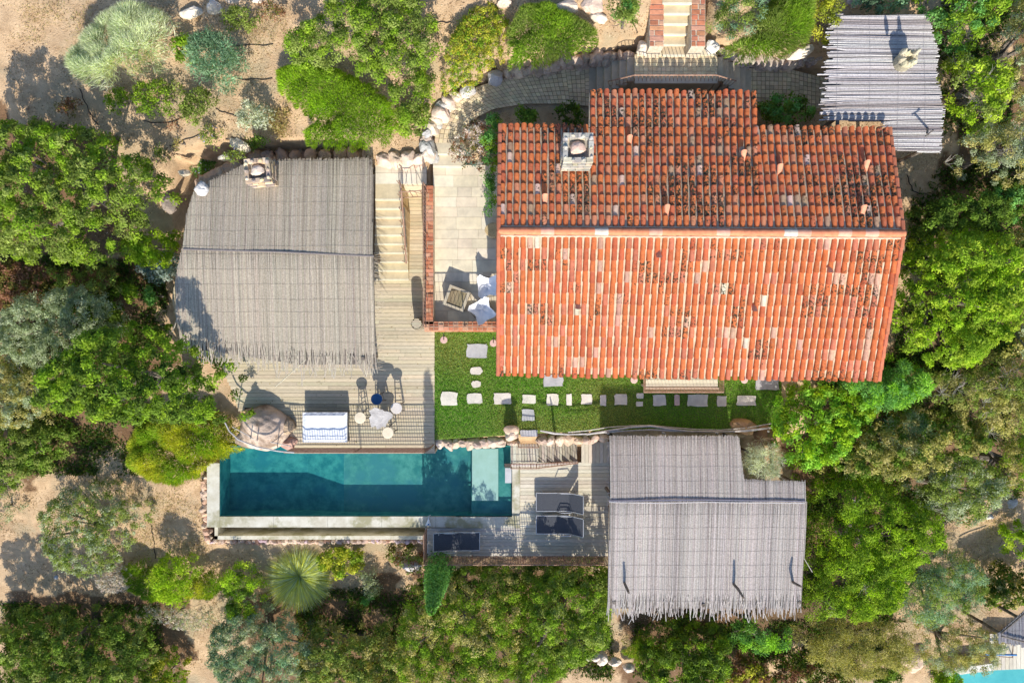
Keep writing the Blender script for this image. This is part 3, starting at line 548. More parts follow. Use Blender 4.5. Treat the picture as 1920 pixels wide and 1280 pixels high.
rock(358,24,2.65,46,20,.4,'long pale rock at the top beside the silver bush',(.84,.74,.6),12,.25)
rock(402,15,2.65,28,26,.45,'second pale rock at the top, right of the long one',(.8,.68,.56),13)
rock(438,2,2.7,34,16,.4,'pale rock cut by the top edge of the picture',(.8,.66,.54),14)
rock(484,0,2.8,26,12,.3,'thin white rock at the very top edge above the dry weeds',(.84,.76,.66),15)
rock(345,324,1.5,22,14,.25,'small white rock left of the agapanthus clump',(.74,.64,.50),16)
rock(420,296,1.7,26,12,.3,'small white rock between two agapanthus clumps',(.76,.68,.56),17)
rock(450,272,1.8,44,22,.25,'broad cream rock above the left reed pergola',(.86,.74,.56),18,-.4)
rock(318,380,1.15,26,40,.45,'dark grey rock on the sandy strip left of the reed pergola',(.34,.28,.24),19,.2)
rock(928,146,2.4,32,30,.6,'round blue grey boulder at the bend of the cobbled path',(.50,.48,.50),20)
rock(1206,90,3.45,24,26,.5,'pale rock at the lower end of the left brick side wall',(.84,.72,.58),21)
rock(1334,90,3.4,26,24,.5,'white rock at the lower end of the right brick side wall',(.84,.8,.74),22)
rock(1060,14,3.8,60,26,.4,'broad pale rock slab at the top centre above the green mound',(.82,.68,.54),23,.2)
rock(1112,8,3.9,46,30,.4,'pinkish rock slab left of the feathery top shrub',(.78,.6,.48),24)
rock(1122,32,3.8,34,20,.35,'small cream rock below the pinkish rock slab',(.84,.72,.58),25,-.3)
rock(945,6,3.5,28,14,.4,'pale rock between the two green mounds at the top edge',(.8,.62,.5),26)
rock(1500,100,2.9,60,20,.35,'sunlit cream rock below the grassy mound near the upper reed roof',(.84,.74,.6),27,.35)
rock(1596,8,3.1,34,18,.4,'pink grey rock above the upper right reed roof',(.66,.54,.5),28)
rock(1394,800,.05,48,34,.8,'brown boulder at the right end of the driftwood rail',(.36,.23,.13),29,-.2,4)
rock(1434,812,-.1,42,40,.9,'darker brown boulder touching the bright green bush',(.33,.21,.13),30,.2,4)
rock(1850,966,-2.2,22,14,.4,'white rock on the dry slope at the right edge',(.8,.76,.7),31,-.3)
rock(1890,938,-2.2,40,34,.7,'grey rock outcrop in the clearing at the right edge',(.5,.46,.42),32)
rock(772,1062,-2.7,46,18,.3,'flat lilac rock beside the lower deck corner',(.6,.56,.58),33)
rock(106,1082,-2.6,9,8,.15,'tiny pale stone on the shaded ground at lower left',(.6,.62,.66),34)
rock(1715,1235,-3.1,50,44,.5,'broad pinkish rock beside the neighbouring pool terrace',(.68,.5,.36),35,.5)
rock(377,354,2.45,27,24,.28,'white stone lying on the corner of the left reed roof',(.72,.69,.65),36)
# stone pillar
pl = thing('stone_pillar', 'squat stone pillar where the lawn meets the wooden garden steps', 'pillar', W(959,812,0)); mb = MB(); mb.rock(W(959,813,.25), (.50, .56, 1.0), 3, (.74,.58,.45), 3, .08); mb.build('block', M['stone'], pl)
mb = MB(); mb.rock(W(959,806,.62), (.56,.34,.16), 12, (.66,.48,.34), 3, .1); mb.build('cap_stone', M['stone'], pl); mb = MB(); mb.rock(W(962,829,-.3), (.5,.2,.7), 9, (.70,.54,.42)); mb.build('foot_stone', M['stone'], pl)

# ---------------------------------------------------------------- reed pergolas
GREY1 = [(.54,.465,.36),(.58,.505,.395),(.48,.41,.325),(.56,.485,.375),(.51,.435,.34)]
GREY2 = [(.56,.50,.45),(.62,.555,.50),(.50,.44,.395),(.58,.515,.465),(.40,.345,.31)]
def canes(name, parent, poly, zf, pitch, rad, cols, swap=False, end=(0, 0), start=(0, 0), fan=.0, seedz=0.0, tiex=.45, lift=.0, seg=5):
    """canes along y (or x when swap). end/start: (mean, spread) of the ragged overhang"""
    P = [Vector((p.y, p.x, 0)) for p in poly] if swap else poly
    Q = [Vector((p.y, p.x, 0)) for p in P]; x = min(p.x for p in P); x1 = max(p.x for p in P); mb = MB()
    while x < x1:
        for a, b in scan(Q, x+.0001):
            a2 = a-max(-.1, R.gauss(*end)) if end[1] else a+R.uniform(0, .01); b2 = b+max(-.1, R.gauss(*start)) if start[1] else b-R.uniform(0, .01)
            fa = R.gauss(0, fan); c = jit(R.choice(cols), .11); pts = []; r = rad*R.uniform(.75, 1.25); dz = R.uniform(-.3, .6)*rad; wob = R.uniform(0, 6)
            for i in range(seg+1):
                t = i/seg; y = a2+(b2-a2)*t; ex = max(0, (a-y)) + max(0, y-b); px = x+R.uniform(-.12, .12)*rad+fa*max(0, ex)*1.6+.25*rad*math.sin(wob+y*2.2)
                z = zf(y if not swap else px, px if not swap else y) if False else zf(px, y)
                z += dz+.012*math.sin(px*1.7+seedz)*math.cos(y*1.3)-ex*.12+lift
                pts.append((y, px, z) if swap else (px, y, z))
            mb.tube(pts, [r]*(seg)+[r*.6] if not swap else r, 4, c)
        x += pitch*R.uniform(.8, 1.2)
    o = mb.build(name, M['cane'], parent)
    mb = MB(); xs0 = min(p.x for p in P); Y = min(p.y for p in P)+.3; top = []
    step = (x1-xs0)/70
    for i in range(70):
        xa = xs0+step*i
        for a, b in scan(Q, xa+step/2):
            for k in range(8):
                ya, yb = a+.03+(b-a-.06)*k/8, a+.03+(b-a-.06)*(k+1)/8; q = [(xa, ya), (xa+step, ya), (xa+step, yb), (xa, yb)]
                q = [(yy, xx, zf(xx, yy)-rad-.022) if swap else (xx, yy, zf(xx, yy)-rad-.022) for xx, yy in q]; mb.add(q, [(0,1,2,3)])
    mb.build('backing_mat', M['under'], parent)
    mb = MB(); 
    while Y < max(p.y for p in P)-.1:
        for a, b in scan(P, Y):
            pts = []
            for i in range(25):
                t = i/24; xx = a+(b-a)*t; zq = zf(xx, Y)+.012*math.sin(xx*1.7+seedz)*math.cos(Y*1.3)+rad*1.35+lift; pts.append((Y, xx, zq) if swap else (xx, Y+.01*math.sin(xx*3), zq))
            mb.tube(pts, .0035, 4, tuple(v*.86 for v in cols[0]))
        Y += tiex*R.uniform(.85, 1.15)
    mb.build('binding_wire', M['cane'], parent); return o
def posts(parent, pts, zt, r=.06, m='bark'):
    for (px, py) in pts:
        p = W(px, py, zt-.12); z0 = gz(p.x, p.y)-.1; mb = MB(); mb.tube([(p.x, p.y, z0), (p.x+.02, p.y, (z0+zt)/2), (p.x, p.y, zt-.15)], r, 8); mb.build('post', M[m], parent)
def beams(parent, segs, r=.055, m='bark'):
    mb = MB()
    for a, b in segs: mb.tube([W(*a), (W(*a)+W(*b))/2+Vector((.02,.02,.02)), W(*b)], r, 8)
    mb.build('beam', M[m], parent)
pa = thing('reed_pergola', 'large grey reed pergola roof over the upper deck left of the stairs', 'pergola', W(520,480,0))
ysm = W(500,472,2.4).y
def zl(x, y): return 2.45-(.09*(y-ysm) if y > ysm else .10*(ysm-y))
canes('reed_cover', pa, WP([(345,468),(351,400),(362,358),(400,334),(470,298),(697,294),(700,481)], 2.35), zl, .024, .0135, GREY1, start=(0, .03), lift=.03, seedz=1)
canes('reed_cover', pa, WP([(345,464),(700,476),(702,685),(560,686),(415,664),(345,655),(328,600),(331,520)], 2.3), zl, .024, .0135, GREY1, end=(.16, .15), fan=.35)
mb = MB(); mb.tube([(W(344,467,2.47)), W(520,472,2.49), W(701,480,2.47)], .03, 6, (.22,.19,.18)); mb.build('seam_pole', M['cane'], pa)
mb = MB()
for i in range(95):   # loose net of reed ends hanging off the right side
    y = W(0, R.uniform(482,690), 2.1).y; x = W(702,0,2.1).x; l = R.uniform(.08, .34); mb.tube([(x-.15, y, 2.3-.05*abs(y-ysm)), (x+l, y+R.uniform(-.2,.2), 2.18-.1*abs(y-ysm)-l*.3)], .006, 3, (.42,.35,.27))
mb.build('loose_reeds', M['cane'], pa)
posts(pa, [(365,372),(690,305),(352,472),(690,478),(680,672),(430,655)], 2.3); beams(pa, [((352,400,2.2),(345,600,2.1)),((695,300,2.2),(698,680,2.05)),((345,470,2.3),(700,478,2.3)),((345,650,2.0),(700,675,2.0)),((500,300,2.2),(510,670,2.05))])
c = W(492,326,2.6); chimney((c.x, c.y, 0), .78, .72, 1.5, 3.0, thing('barbecue_chimney', 'rough stacked chimney poking through the left reed pergola', 'chimney', (c.x, c.y, 1.5)), [(.66,.50,.30),(.50,.38,.27),(.36,.30,.26),(.74,.60,.42)], (.84,.68,.54), .08)
pb = thing('reed_pergola', 'pale grey reed pergola roof with a notched corner over the lower deck', 'pergola', W(1320,980,-1.3))
ysb = W(0,937,1.2).y
def zb_(x, y): return 1.2-(.075*(y-ysb) if y > ysb else .12*(ysb-y))
canes('reed_cover', pb, WP([(1144,817),(1386,817),(1394,897),(1508,901),(1509,941),(1143,939)], 1.12), zb_, .023, .0128, GREY2, start=(0, .02), lift=.04, seedz=2)
canes('reed_cover', pb, WP([(1143,934),(1509,937),(1508,1148),(1141,1148)], 1.0), zb_, .023, .0128, GREY2, end=(.13, .16), fan=.3)
mb = MB(); mb.tube([W(1141,938,1.27), W(1320,936,1.27), W(1510,939,1.27)], .022, 6, (.2,.19,.24)); mb.tube([W(1142,941,1.26), W(1240,943,1.27), W(1320,941,1.27), W(1510,943,1.27)], .012, 6, (.7,.66,.64)); mb.build('seam_pole', M['cane'], pb)
mb = MB()
for i in range(42):
    y = W(0, 822+i*2.8, 1.1).y; x = W(1144,0,1.1).x; mb.tube([(x+.05, y, 1.05), (x-R.uniform(.02,.13), y+R.uniform(-.1,.1), 1.0)], .008, 3, (.5,.46,.44))
mb.build('loose_reeds', M['cane'], pb)
posts(pb, [(1155,825),(1380,825),(1500,910),(1152,1130),(1320,1135),(1500,1130),(1152,940)], .95); beams(pb, [((1155,825,.85),(1155,1125,.55)),((1495,910,.85),(1495,1125,.55)),((1150,938,1.0),(1500,938,1.0)),((1150,1125,.56),(1500,1125,.56)),((1152,828,.85),(1380,828,.85)),((1320,828,.85),(1322,1125,.55))])
for a, b, c_, lab in (((1171,1093),(1176,1104),(1179,1111),'short crooked pole end sticking up through the lower reed roof, leftmost'),((1376,1095),(1384,1104),(1394,1120),'longest crooked pole end sticking up through the lower reed roof'),((1487,1091),(1490,1093),(1502,1099),'bent pole end sticking up near the right edge of the lower reed roof')):
    mb = MB(); mb.tube([W(*a, .7), W(a[0], a[1], .9), W(b[0], b[1], 1.2), W(c_[0], c_[1], 1.62 if 'longest' in lab else 1.5)], [.045,.045,.05,.035], 8); tag(mb.build('pole', M['bark']), lab, 'pole')
pc = thing('reed_pergola', 'upper right pergola roof of long horizontal silvery canes beside the house', 'pergola', W(1660,150,2.0))
def zc(x, y): return 3.95+.02*math.sin(y*1.2)
canes('reed_cover', pc, WP([(1562,26),(1742,28),(1750,60),(1762,92),(1756,150),(1768,200),(1766,286),(1668,280),(1662,226),(1552,224),(1550,150),(1556,100)], 3.97), lambda x, y: 3.95+.03*math.sin(x*2+y), .039, .0225, [(.50,.46,.45),(.57,.53,.51),(.42,.38,.37),(.32,.28,.27),(.52,.48,.46)], swap=True, end=(.07, .09), start=(.0, .03), fan=.14, tiex=.9)
posts(pc, [(1570,40),(1740,40),(1755,270),(1680,272),(1570,220)], 3.8); beams(pc, [((1575,30,3.85),(1570,235,3.85)),((1735,32,3.85),(1752,280,3.85)),((1570,120,3.8),(1755,122,3.8))])
mb = MB(); mb.tube([W(1740,240,3.9), W(1738,250,4.45)], .03, 6); mb.tube([W(1735,256,4.5), W(1750,244,4.5)], .02, 6); tag(mb.build('pole', M['bark']), 'small forked stick poking up through the upper right cane roof', 'pole')
mb = MB()
for i in range(11):
    t = i/11*6.28; c = W(1703,110,4.35); mb.rock(c+Vector((math.cos(t)*.18, math.sin(t)*.17, 0)), (.2,.2,.28), i+300, jit((.56,.50,.34), .12), 2)
for s_ in (-1, 1): mb.rock(W(1703,104,4.55)+Vector((s_*.19,.07,.1)), (.12,.14,.42), 320+s_, (.6,.54,.4), 2)
mb.disc(W(1703,110,4.32), .26, .4, 16, (.4,.36,.26)); tag(mb.build('chimney_pot', M['stone']), 'round stone chimney pot standing on the upper right cane roof', 'chimney')

# ---------------------------------------------------------------- railings of the upper deck
railing('deck_railing', 'long wire mesh railing along the deck edge above the pool', [W(551,839.5,0), W(803,839.5,0), W(813,833,0)], 1.0, 2.3, .085, .009)
t = thing('driftwood_rail', 'curved driftwood handrail around the huge pale boulder by the pool', 'handrail', W(480,820,.3))
mb = MB(); mb.tube([W(422,792,1.0), W(430,808,1.0), W(447,824,1.0), W(480,837,1.0), W(520,845,1.0), W(552,848,1.0)], .025, 8); mb.tube([W(436,800,.6), W(475,822,.6), W(545,836,.6)], .016, 6); mb.build('rail', M['grey'], t)
mb = MB()
for px, py in ((470,822),(482,826),(520,838),(440,806)): mb = MB(); mb.tube([W(px, py, .1), W(px, py, 1.0)], .02, 6); mb.build('post', M['grey'], t)
t = thing('driftwood_rail', 'long twisted driftwood rail along the lawn edge behind the lower pergola', 'handrail', W(1200,810,.3))
mb = MB(); pts = [(1013,806),(1040,811),(1065,813),(1100,812),(1140,808),(1180,806),(1220,804),(1260,806),(1300,807),(1350,808),(1400,806),(1450,800)]
mb.tube([W(a, b+1, .62+.03*math.sin(a)) for a, b in pts], [.03+.012*math.sin(i*2) for i in range(len(pts))], 8); mb.tube([W(a, b+4*math.sin(a*.03)-2, .66) for a, b in pts[3:9]], [.03,.035,.03,.035,.03,.02], 8); mb.tube([W(a, b-5+3*math.sin(a*.02), .45) for a, b in pts[2:]], .018, 6); mb.build('rail', M['grey'], t)
for px, py, l in ((1040,812,0),(1140,812,9),(1245,812,6),(1345,812,5),(1440,808,0)): mb = MB(); mb.tube([W(px, py, -.2), W(px+1, py, .66), W(px-l*.6, py-l*.3, .82)], [.045,.04,.02], 8); mb.build('post', M['grey'], t)

# ---------------------------------------------------------------- lower deck
LD = -1.3
ld = thing('lower_deck', 'lower timber deck with loungers between the pool and the reed pergola', 'deck', W(1050,960,LD))
PALE = [(.74,.65,.49),(.78,.70,.55),(.67,.59,.45)]
x0, x1 = W(975,0,LD).x, W(1145,0,LD).x
mb = MB(); boards(mb, WP([(975,866),(1380,866),(1380,1044),(975,1044)], LD), LD, .135, .010, .04, (1.8, 3.4), PALE, .09)
boards(mb, WP([(797,990),(975,990),(975,1044),(797,1044)], LD), LD, .135, .010, .04, (1.8, 3.4), [(.68,.62,.52),(.62,.56,.47)], .08)
mb.build('decking', M['wood'], ld)
mb = MB(); boards(mb, WP([(1090,828),(1370,828),(1370,868),(1090,868)], -1.16), -1.16, .135, .01, .04, (1.8, 3.4), PALE, .09, swap=True); a, b = W(797,985,-1.3), W(1380,1044,-1.3); mb.box(((a.x+b.x)/2, b.y+.02, -1.5), (b.x-a.x, .06, .34), 0, (.4,.33,.26)); mb.box((a.x+.03, (a.y+b.y)/2, -1.5), (.06, a.y-b.y, .34), 0, (.6,.55,.48)); mb.build('side_boards', M['woody'], ld)
mb = MB(); a, b = W(844,968.5,-1.26), W(975,990,-1.26); mb.box(((a.x+b.x)/2, (a.y+b.y)/2, -1.51), (b.x-a.x, a.y-b.y-.01, .5)); a, b = W(971,880,-1.262), W(975,968,-1.262); mb.box(((a.x+b.x)/2, (a.y+b.y)/2+.0, -1.513), (b.x-a.x-.01, a.y-b.y-.01, .5)); mb.build('stone_edge', M['concrete'], ld)
ws = thing('wooden_steps', 'weathered plank steps leading from the lawn down to the lower deck', 'stairs', W(1000,850,-.5))
PLK = [(.52,.46,.36),(.58,.52,.40),(.46,.40,.31),(.60,.55,.44)]
mb = MB(); boards(mb, WP([(957,832),(1007,832),(1007,868),(957,868)], -.4), -.4, .10, .012, .06, (1.5, 2), PLK, .15, swap=True); mb.build('landing', M['woody'], ws)
for i in range(5):
    z = -.4-.16*(i+1); xa, xb = 1007+i*14.5, 1007+(i+1)*14.5+2; mb = MB(); boards(mb, WP([(xa,831),(xb,831),(xb,866-i*.6),(xa,867-i*.6)], z), z, .085, .012, .05, (1.5, 2), PLK, .15, swap=True); a = W(xa, 831, z); b = W(xa, 866, z); mb.box((a.x+.01, (a.y+b.y)/2, z+.06), (.03, a.y-b.y-.02, .1), 0, (.2,.16,.12)); mb.build('step', M['woody'], ws)
mb = MB(); mb.tube([W(957,871,-.4), W(1006,871,-.45), W(1082,866,-1.2)], .05, 8); mb.build('log_stringer', M['grey'], ws)
t = thing('stair_railing', 'wire mesh railing on the open side of the weathered plank steps', 'railing', W(1000,872,-.4))
lo = [W(958,869,-.35), W(1006,869,-.35), W(1084,865,-1.2)]; hi = [W(958,878,.5), W(1006,878,.5), W(1084,868,-.3)]; mb = MB(); mb.tube(hi, .018); mb.tube(lo, .012); mb.build('rail', M['rust'], t); mb = MB()
for i, n in ((0, 9), (1, 14)):
    for k in range(n+1): mb.tube([lo[i].lerp(lo[i+1], k/n), hi[i].lerp(hi[i+1], k/n)], .006 if k % 7 else .016, 4)
    for k in range(1, 5): mb.tube([lo[i].lerp(hi[i], k/5), lo[i+1].lerp(hi[i+1], k/5)], .005, 4)
mb.build('wire_mesh', M['rust'], t)
t = thing('stair_railing', 'dark wire mesh railing between the plank steps and the rubble edge of the lawn', 'railing', W(990,830,0)); lo = [W(972,831,-.2), W(1008,831,-.25)]; hi = [p+Vector((0,0,.95)) for p in lo]; mb = MB(); mb.tube(hi, .016)
for k in range(8): mb.tube([lo[0].lerp(lo[1], k/7), hi[0].lerp(hi[1], k/7)], .006 if k % 7 else .018, 4)
for k in range(1, 6): mb.tube([lo[0].lerp(hi[0], k/6), lo[1].lerp(hi[1], k/6)], .005, 4)
mb.build('frame', M['rust'], t)
railing('deck_railing', 'rusty wire mesh railing around the outer edge of the lower deck', [W(801,988,LD), W(801,1041,LD), W(1141,1041,LD), W(1141,948,LD)], 1.05, 1.9, .09, .009, topr=.026)
for px, lab in ((1052, 'dark wooden bar across the shaded top corner of the lower deck'),): pass
def lounger(loc, rz, lab, back=.45):
    t = thing('sun_lounger', lab, 'sun lounger', loc, 'dark mesh sun loungers on the lower deck'); m = Matrix.Rotation(rz, 4, 'Z')
    def T(x, y, z): return Vector(loc)+m @ Vector((x, y, z))
    prof = [(-.85,.30),(-.55,.33),(-.1,.31),(.25,.33),(.35,.35),(.82,.35+back)]; hw = .31; mb = MB(); th = Vector((0,0,.015))
    for i in range(len(prof)-1):
        (x0_, z0_), (x1_, z1_) = prof[i], prof[i+1]; q = [T(x0_, -hw, z0_), T(x1_, -hw, z1_), T(x1_, hw, z1_), T(x0_, hw, z0_)]; mb.add(q+[p-th for p in q], ((0,1,2,3),(7,6,5,4),(0,4,5,1),(2,6,7,3),(1,5,6,2),(3,7,4,0)))
    mb.build('sling', M['sling'], t); mb = MB()
    for s_ in (-1, 1):
        mb.tube([T(x, s_*(hw+.02), z) for x, z in prof], .017, 6)
        for x in (-.6, .15): mb.tube([T(x-.05, s_*(hw+.02), 0), T(x+.02, s_*(hw+.02), .32)], .015, 6)
        mb.tube([T(-.1, s_*(hw+.03), .32), T(.05, s_*(hw+.04), .52), T(.4, s_*(hw+.04), .54), T(.5, s_*(hw+.02), .42)], .016, 6)
    mb.tube([T(-.65, -hw-.02, .03), T(-.65, hw+.02, .03)], .015); mb.tube([T(.12, -hw-.02, .03), T(.12, hw+.02, .03)], .015); mb.tube([T(.6, -hw, .03), T(.75, 0, .02), T(.6, hw, .03)], .014); mb.tube([T(.65, -hw, .03), T(.62, -hw, .60)], .013); mb.tube([T(.65, hw, .03), T(.62, hw, .60)], .013); mb.tube([T(-.85, -hw, .30), T(-.85, hw, .30)], .016); mb.tube([T(.82, -hw, .35+back), T(.82, hw, .35+back)], .016)
    mb.build('frame', M['alu'], t); return t
p = W(1048,937,LD); lounger((p.x, p.y, LD), 0, 'dark mesh sun lounger beside the plank steps, the one nearer the stairs'); p = W(1048,979,LD); lounger((p.x, p.y, LD), 0, 'dark mesh sun lounger in the middle of the lower deck, nearer the outer railing')
p = W(857,1010,LD); lounger((p.x, p.y, LD), math.pi, 'dark mesh sun lounger alone in the shaded narrow end of the lower deck', .12)
mb = MB(); c = W(804,978,-1.25); mb.add([c+Vector((-.12,-.12,.05)), c+Vector((.1,-.12,.05)), c+Vector((.0,.17,.05)), c+Vector((0,-.02,.16))], ((0,1,3),(1,2,3),(2,0,3),(0,2,1)), (.9,.92,.95)); mb.tube([c+Vector((0,.15,.1)), c+Vector((.02,.25,.1)), c+Vector((.08,.27,.08))], .01, 5, (.8,.8,.8)); t = mb.build('pool_cleaner_head', M['slab']); tag(t, 'small white triangular pool cleaning head on the coping', 'pool tool')
mb = MB(); mb.disc(c+Vector((0,-.05,.17)), .03, .05, 10); mb.build('blue_cap', M['blue'], t)

# ---------------------------------------------------------------- furniture on the upper deck
db = thing('daybed', 'white double daybed with a dark raised frame by the deck railing', 'daybed', W(608,805,0))
a, b = W(567,773,.50), W(650,829,.50); mb = MB(); nx_, ny_ = 14, 10
vs = [Vector((a.x+(b.x-a.x)*i/nx_, b.y+(a.y-b.y)*j/ny_, .50+.008*math.sin(i*1.9+j)+(.02 if 0 < i < nx_ and 0 < j < ny_ else -.03))) for j in range(ny_+1) for i in range(nx_+1)]
mb.add(vs, [(j*(nx_+1)+i, j*(nx_+1)+i+1, (j+1)*(nx_+1)+i+1, (j+1)*(nx_+1)+i) for j in range(ny_) for i in range(nx_)]); mb.box(((a.x+b.x)/2, (a.y+b.y)/2, .40), (b.x-a.x-.004, a.y-b.y-.004, .15)); mb.build('mattress', M['white'], db, smooth=False)
mb = MB()
for x, y in ((a.x+.04, a.y-.04), (b.x-.04, a.y-.04), (a.x+.04, b.y+.04), (b.x-.04, b.y+.04)): mb = MB(); mb.box((x, y, .17), (.06,.06,.34)); mb.build('leg', M['metal'], db)
mb = MB(); mb.box(((a.x+b.x)/2, (a.y+b.y)/2, .30), (b.x-a.x+.01, a.y-b.y+.01, .05)); mb.build('frame', M['metal'], db)
bt = thing('bar_table', 'high bar table with an irregular pale slab top among the stools', 'table', W(710,785,0))
cc = W(710,784,1.05); pts = []; Rr = random.Random(5)
for j in range(26):
    t = 2*math.pi*j/26; q = (.40+.05*math.sin(3*t+1)+.04*math.sin(5*t))*Rr.uniform(.86, 1.06)*(1.0 if j not in (11, 12, 18) else .72); pts.append(Vector((cc.x+math.cos(t)*q, cc.y+math.sin(t)*q*.88, 1.05)))
mb = MB(); mb.prism(pts, .98, (.62,.58,.54)); mb.build('tabletop', M['stone'], bt); mb = MB(); mb.tube([(cc.x, cc.y, 0), (cc.x+.03, cc.y, .4), (cc.x, cc.y, .98)], [.15,.09,.16], 10); mb.build('trunk_base', M['bark'], bt)
for k in range(3): t = k*2.1+.3; mb = MB(); mb.tube([(cc.x+math.cos(t)*.3, cc.y+math.sin(t)*.3, 0), (cc.x+math.cos(t)*.12, cc.y+math.sin(t)*.12, .9)], .03, 6); mb.build('leg', M['bark'], bt)
for px, py, rz, sc, sm, lab in ((706,748,.3,(.03,.10,.22),'slab','blue seated bar stool standing above the pale slab table'),(743,765,0,(.66,.60,.55),'slab','grey topped bar stool right of the slab table'),(675,783,.5,(.78,.66,.48),'slab','wooden bar stool left of the slab table beside the daybed'),(727,811,.8,(.80,.68,.50),'slab','wooden bar stool nearest the deck railing')):
    c = W(px, py, .76); t = thing('bar_stool', lab, 'stool', (c.x, c.y, 0), 'bar stools around the slab table'); mb = MB(); mb.disc(c, .195, .06, 22, sc, .17); mb.build('seat', M['slab'], t)
    for k in range(4):
        q = rz+k*math.pi/2+.78; mb = MB(); mb.tube([(c.x+math.cos(q)*.21, c.y+math.sin(q)*.21, 0), (c.x+math.cos(q)*.12, c.y+math.sin(q)*.12, .71)], .017, 6); mb.build('leg', M['bark'], t)
    mb = MB()
    for z, f in ((.22,.183), (.48,.15)):
        for k in range(4): q = rz+k*math.pi/2+.78; q2 = q+math.pi/2; mb.tube([(c.x+math.cos(q)*f, c.y+math.sin(q)*f, z), (c.x+math.cos(q2)*f, c.y+math.sin(q2)*f, z)], .010, 5)
    mb.build('stretcher', M['bark'], t)
c = W(781,607,1.0); t = thing('barrel', 'upright wooden barrel against the corner of the brick parapet', 'barrel', (c.x, c.y, 0)); mb = MB(); k = 24; vs = []
for z, r in ((0,.17),(.3,.205),(.5,.215),(.75,.205),(1.0,.18)): vs += [(c.x+math.cos(6.2832*j/k)*r, c.y+math.sin(6.2832*j/k)*r, z) for j in range(k)]
mb.add(vs, [(i*k+j, i*k+(j+1)%k, (i+1)*k+(j+1)%k, (i+1)*k+j) for i in range(4) for j in range(k)], (.36,.29,.2)); mb.build('staves', M['wood'], t); mb = MB(); boards(mb, [Vector((c.x+math.cos(6.2832*j/k)*.17, c.y+math.sin(6.2832*j/k)*.17, 0)) for j in range(k)], .985, .07, .004, .03, (1, 2), [(.50,.43,.31)]); mb.build('lid', M['wood'], t)
mb = MB()
for z, r in ((.2,.2),(.8,.205)): mb.disc((c.x, c.y, z), r+.004, .04, 24, (1,1,1), r+.004)
mb.build('hoop', M['metal'], t)
# terrace furniture
c = W(856,559,1.92); wt = thing('coffee_table', 'square slatted wooden cube table turned askew on the terrace', 'table', (c.x, c.y, 1.5)); rz = -.36; mr = Matrix.Rotation(rz, 3, 'Z')
mb = MB()
for x in (-.31, .31): q = mr @ Vector((x, 0, 0)); mb.box((c.x+q.x, c.y+q.y, 1.90), (.09, .68, .04), rz, (.50,.42,.30))
for y in (-.3, .3): q = mr @ Vector((0, y, 0)); mb.box((c.x+q.x, c.y+q.y, 1.90), (.535, .08, .04), rz, (.46,.38,.27))
mb.build('top_frame', M['slab'], wt); mb = MB()
for k in range(5): q = mr @ Vector((-.21+.105*k, 0, 0)); mb.box((c.x+q.x, c.y+q.y, 1.875), (.095, .52, .02), rz, jit((.27,.21,.12), .1))
mb.build('top_slats', M['slab'], wt)
for sx in (-1, 1):
    q = mr @ Vector((sx*.33, 0, 0)); mb = MB(); mb.box((c.x+q.x, c.y+q.y, 1.69), (.03, .66, .37), rz, (.4,.33,.22)); mb.build('side_panel', M['slab'], wt)
for sy in (-1, 1):
    q = mr @ Vector((0, sy*.32, 0)); mb = MB(); mb.box((c.x+q.x, c.y+q.y, 1.69), (.62, .03, .37), rz, (.4,.33,.22)); mb.build('side_panel', M['slab'], wt)
def butterfly(c, rz, lab, sc=1.0):
    t = thing('butterfly_chair', lab, 'chair', c, 'white butterfly chairs on the terrace'); m = Matrix.Rotation(rz, 3, 'Z'); out = [(-.36,.36,.86),(-.22,.38,.74),(0,.34,.66),(.22,.38,.74),(.36,.36,.86),(.33,.16,.60),(.28,.0,.47),(.34,-.16,.48),(.42,-.28,.56),(.30,-.40,.52),(0,-.38,.42),(-.30,-.40,.52),(-.42,-.28,.56),(-.34,-.16,.48),(-.28,.0,.47),(-.33,.16,.60)]
    ce = Vector((0,-.08,.30)); mb = MB(); vs = [ce]; rings = 5; n = len(out)
    for r_ in range(1, rings+1):
        f = r_/rings; vs += [ce.lerp(Vector(o), f)-Vector((0,0,.10*math.sin(math.pi*f))) for o in out]
    vs = [Vector(c)+m @ (v*sc) for v in vs]; fs = [(0, 1+j, 1+(j+1) % n) for j in range(n)]+[(1+(r_-1)*n+j, 1+r_*n+j, 1+r_*n+(j+1) % n, 1+(r_-1)*n+(j+1) % n) for r_ in range(1, rings) for j in range(n)]
    mb.add(vs, fs); mb.add([v-Vector((0,0,.012)) for v in vs], [f[::-1] for f in fs]); mb.build('sling_seat', M['white'], t, smooth=True); mb = MB()
    T = lambda x, y, z: Vector(c)+m @ (Vector((x, y, z))*sc)
    mb.tube([T(-.34,.40,.87), T(-.30,-.30,.0), T(.30,-.30,0), T(.34,.40,.87)], .008, 6); mb.tube([T(-.4,-.36,.55), T(-.3,.3,0), T(.3,.3,0), T(.4,-.36,.55)], .008, 6); mb.build('rod_frame', M['metal'], t)
p = W(918,539,1.5); butterfly((p.x, p.y, 1.5), -1.5, 'white butterfly chair half hidden under the roof edge', .95); p = W(905,582,1.5); butterfly((p.x+.02, p.y-.05, 1.5), -2.6, 'white butterfly chair in the corner of the brick parapet', .95)
c = W(924,431,2.0); t = thing('wicker_stool', 'round straw coloured wicker stool under the left roof edge', 'stool', (c.x, c.y, 1.5)); mb = MB()
for i in range(9): mb.tube([(c.x+math.cos(6.2832*j/20)*(.04+.026*i), c.y+math.sin(6.2832*j/20)*(.03+.021*i), 2.0-.002*i) for j in range(21)], .015, 5, jit((.66,.50,.27), .12))
mb.build('seat', M['cane'], t); mb = MB(); mb.disc((c.x, c.y, 1.99), .25, .49, 20, (.6,.46,.26), .2); mb.build('base', M['cane'], t)
c = W(893,412,3.0)
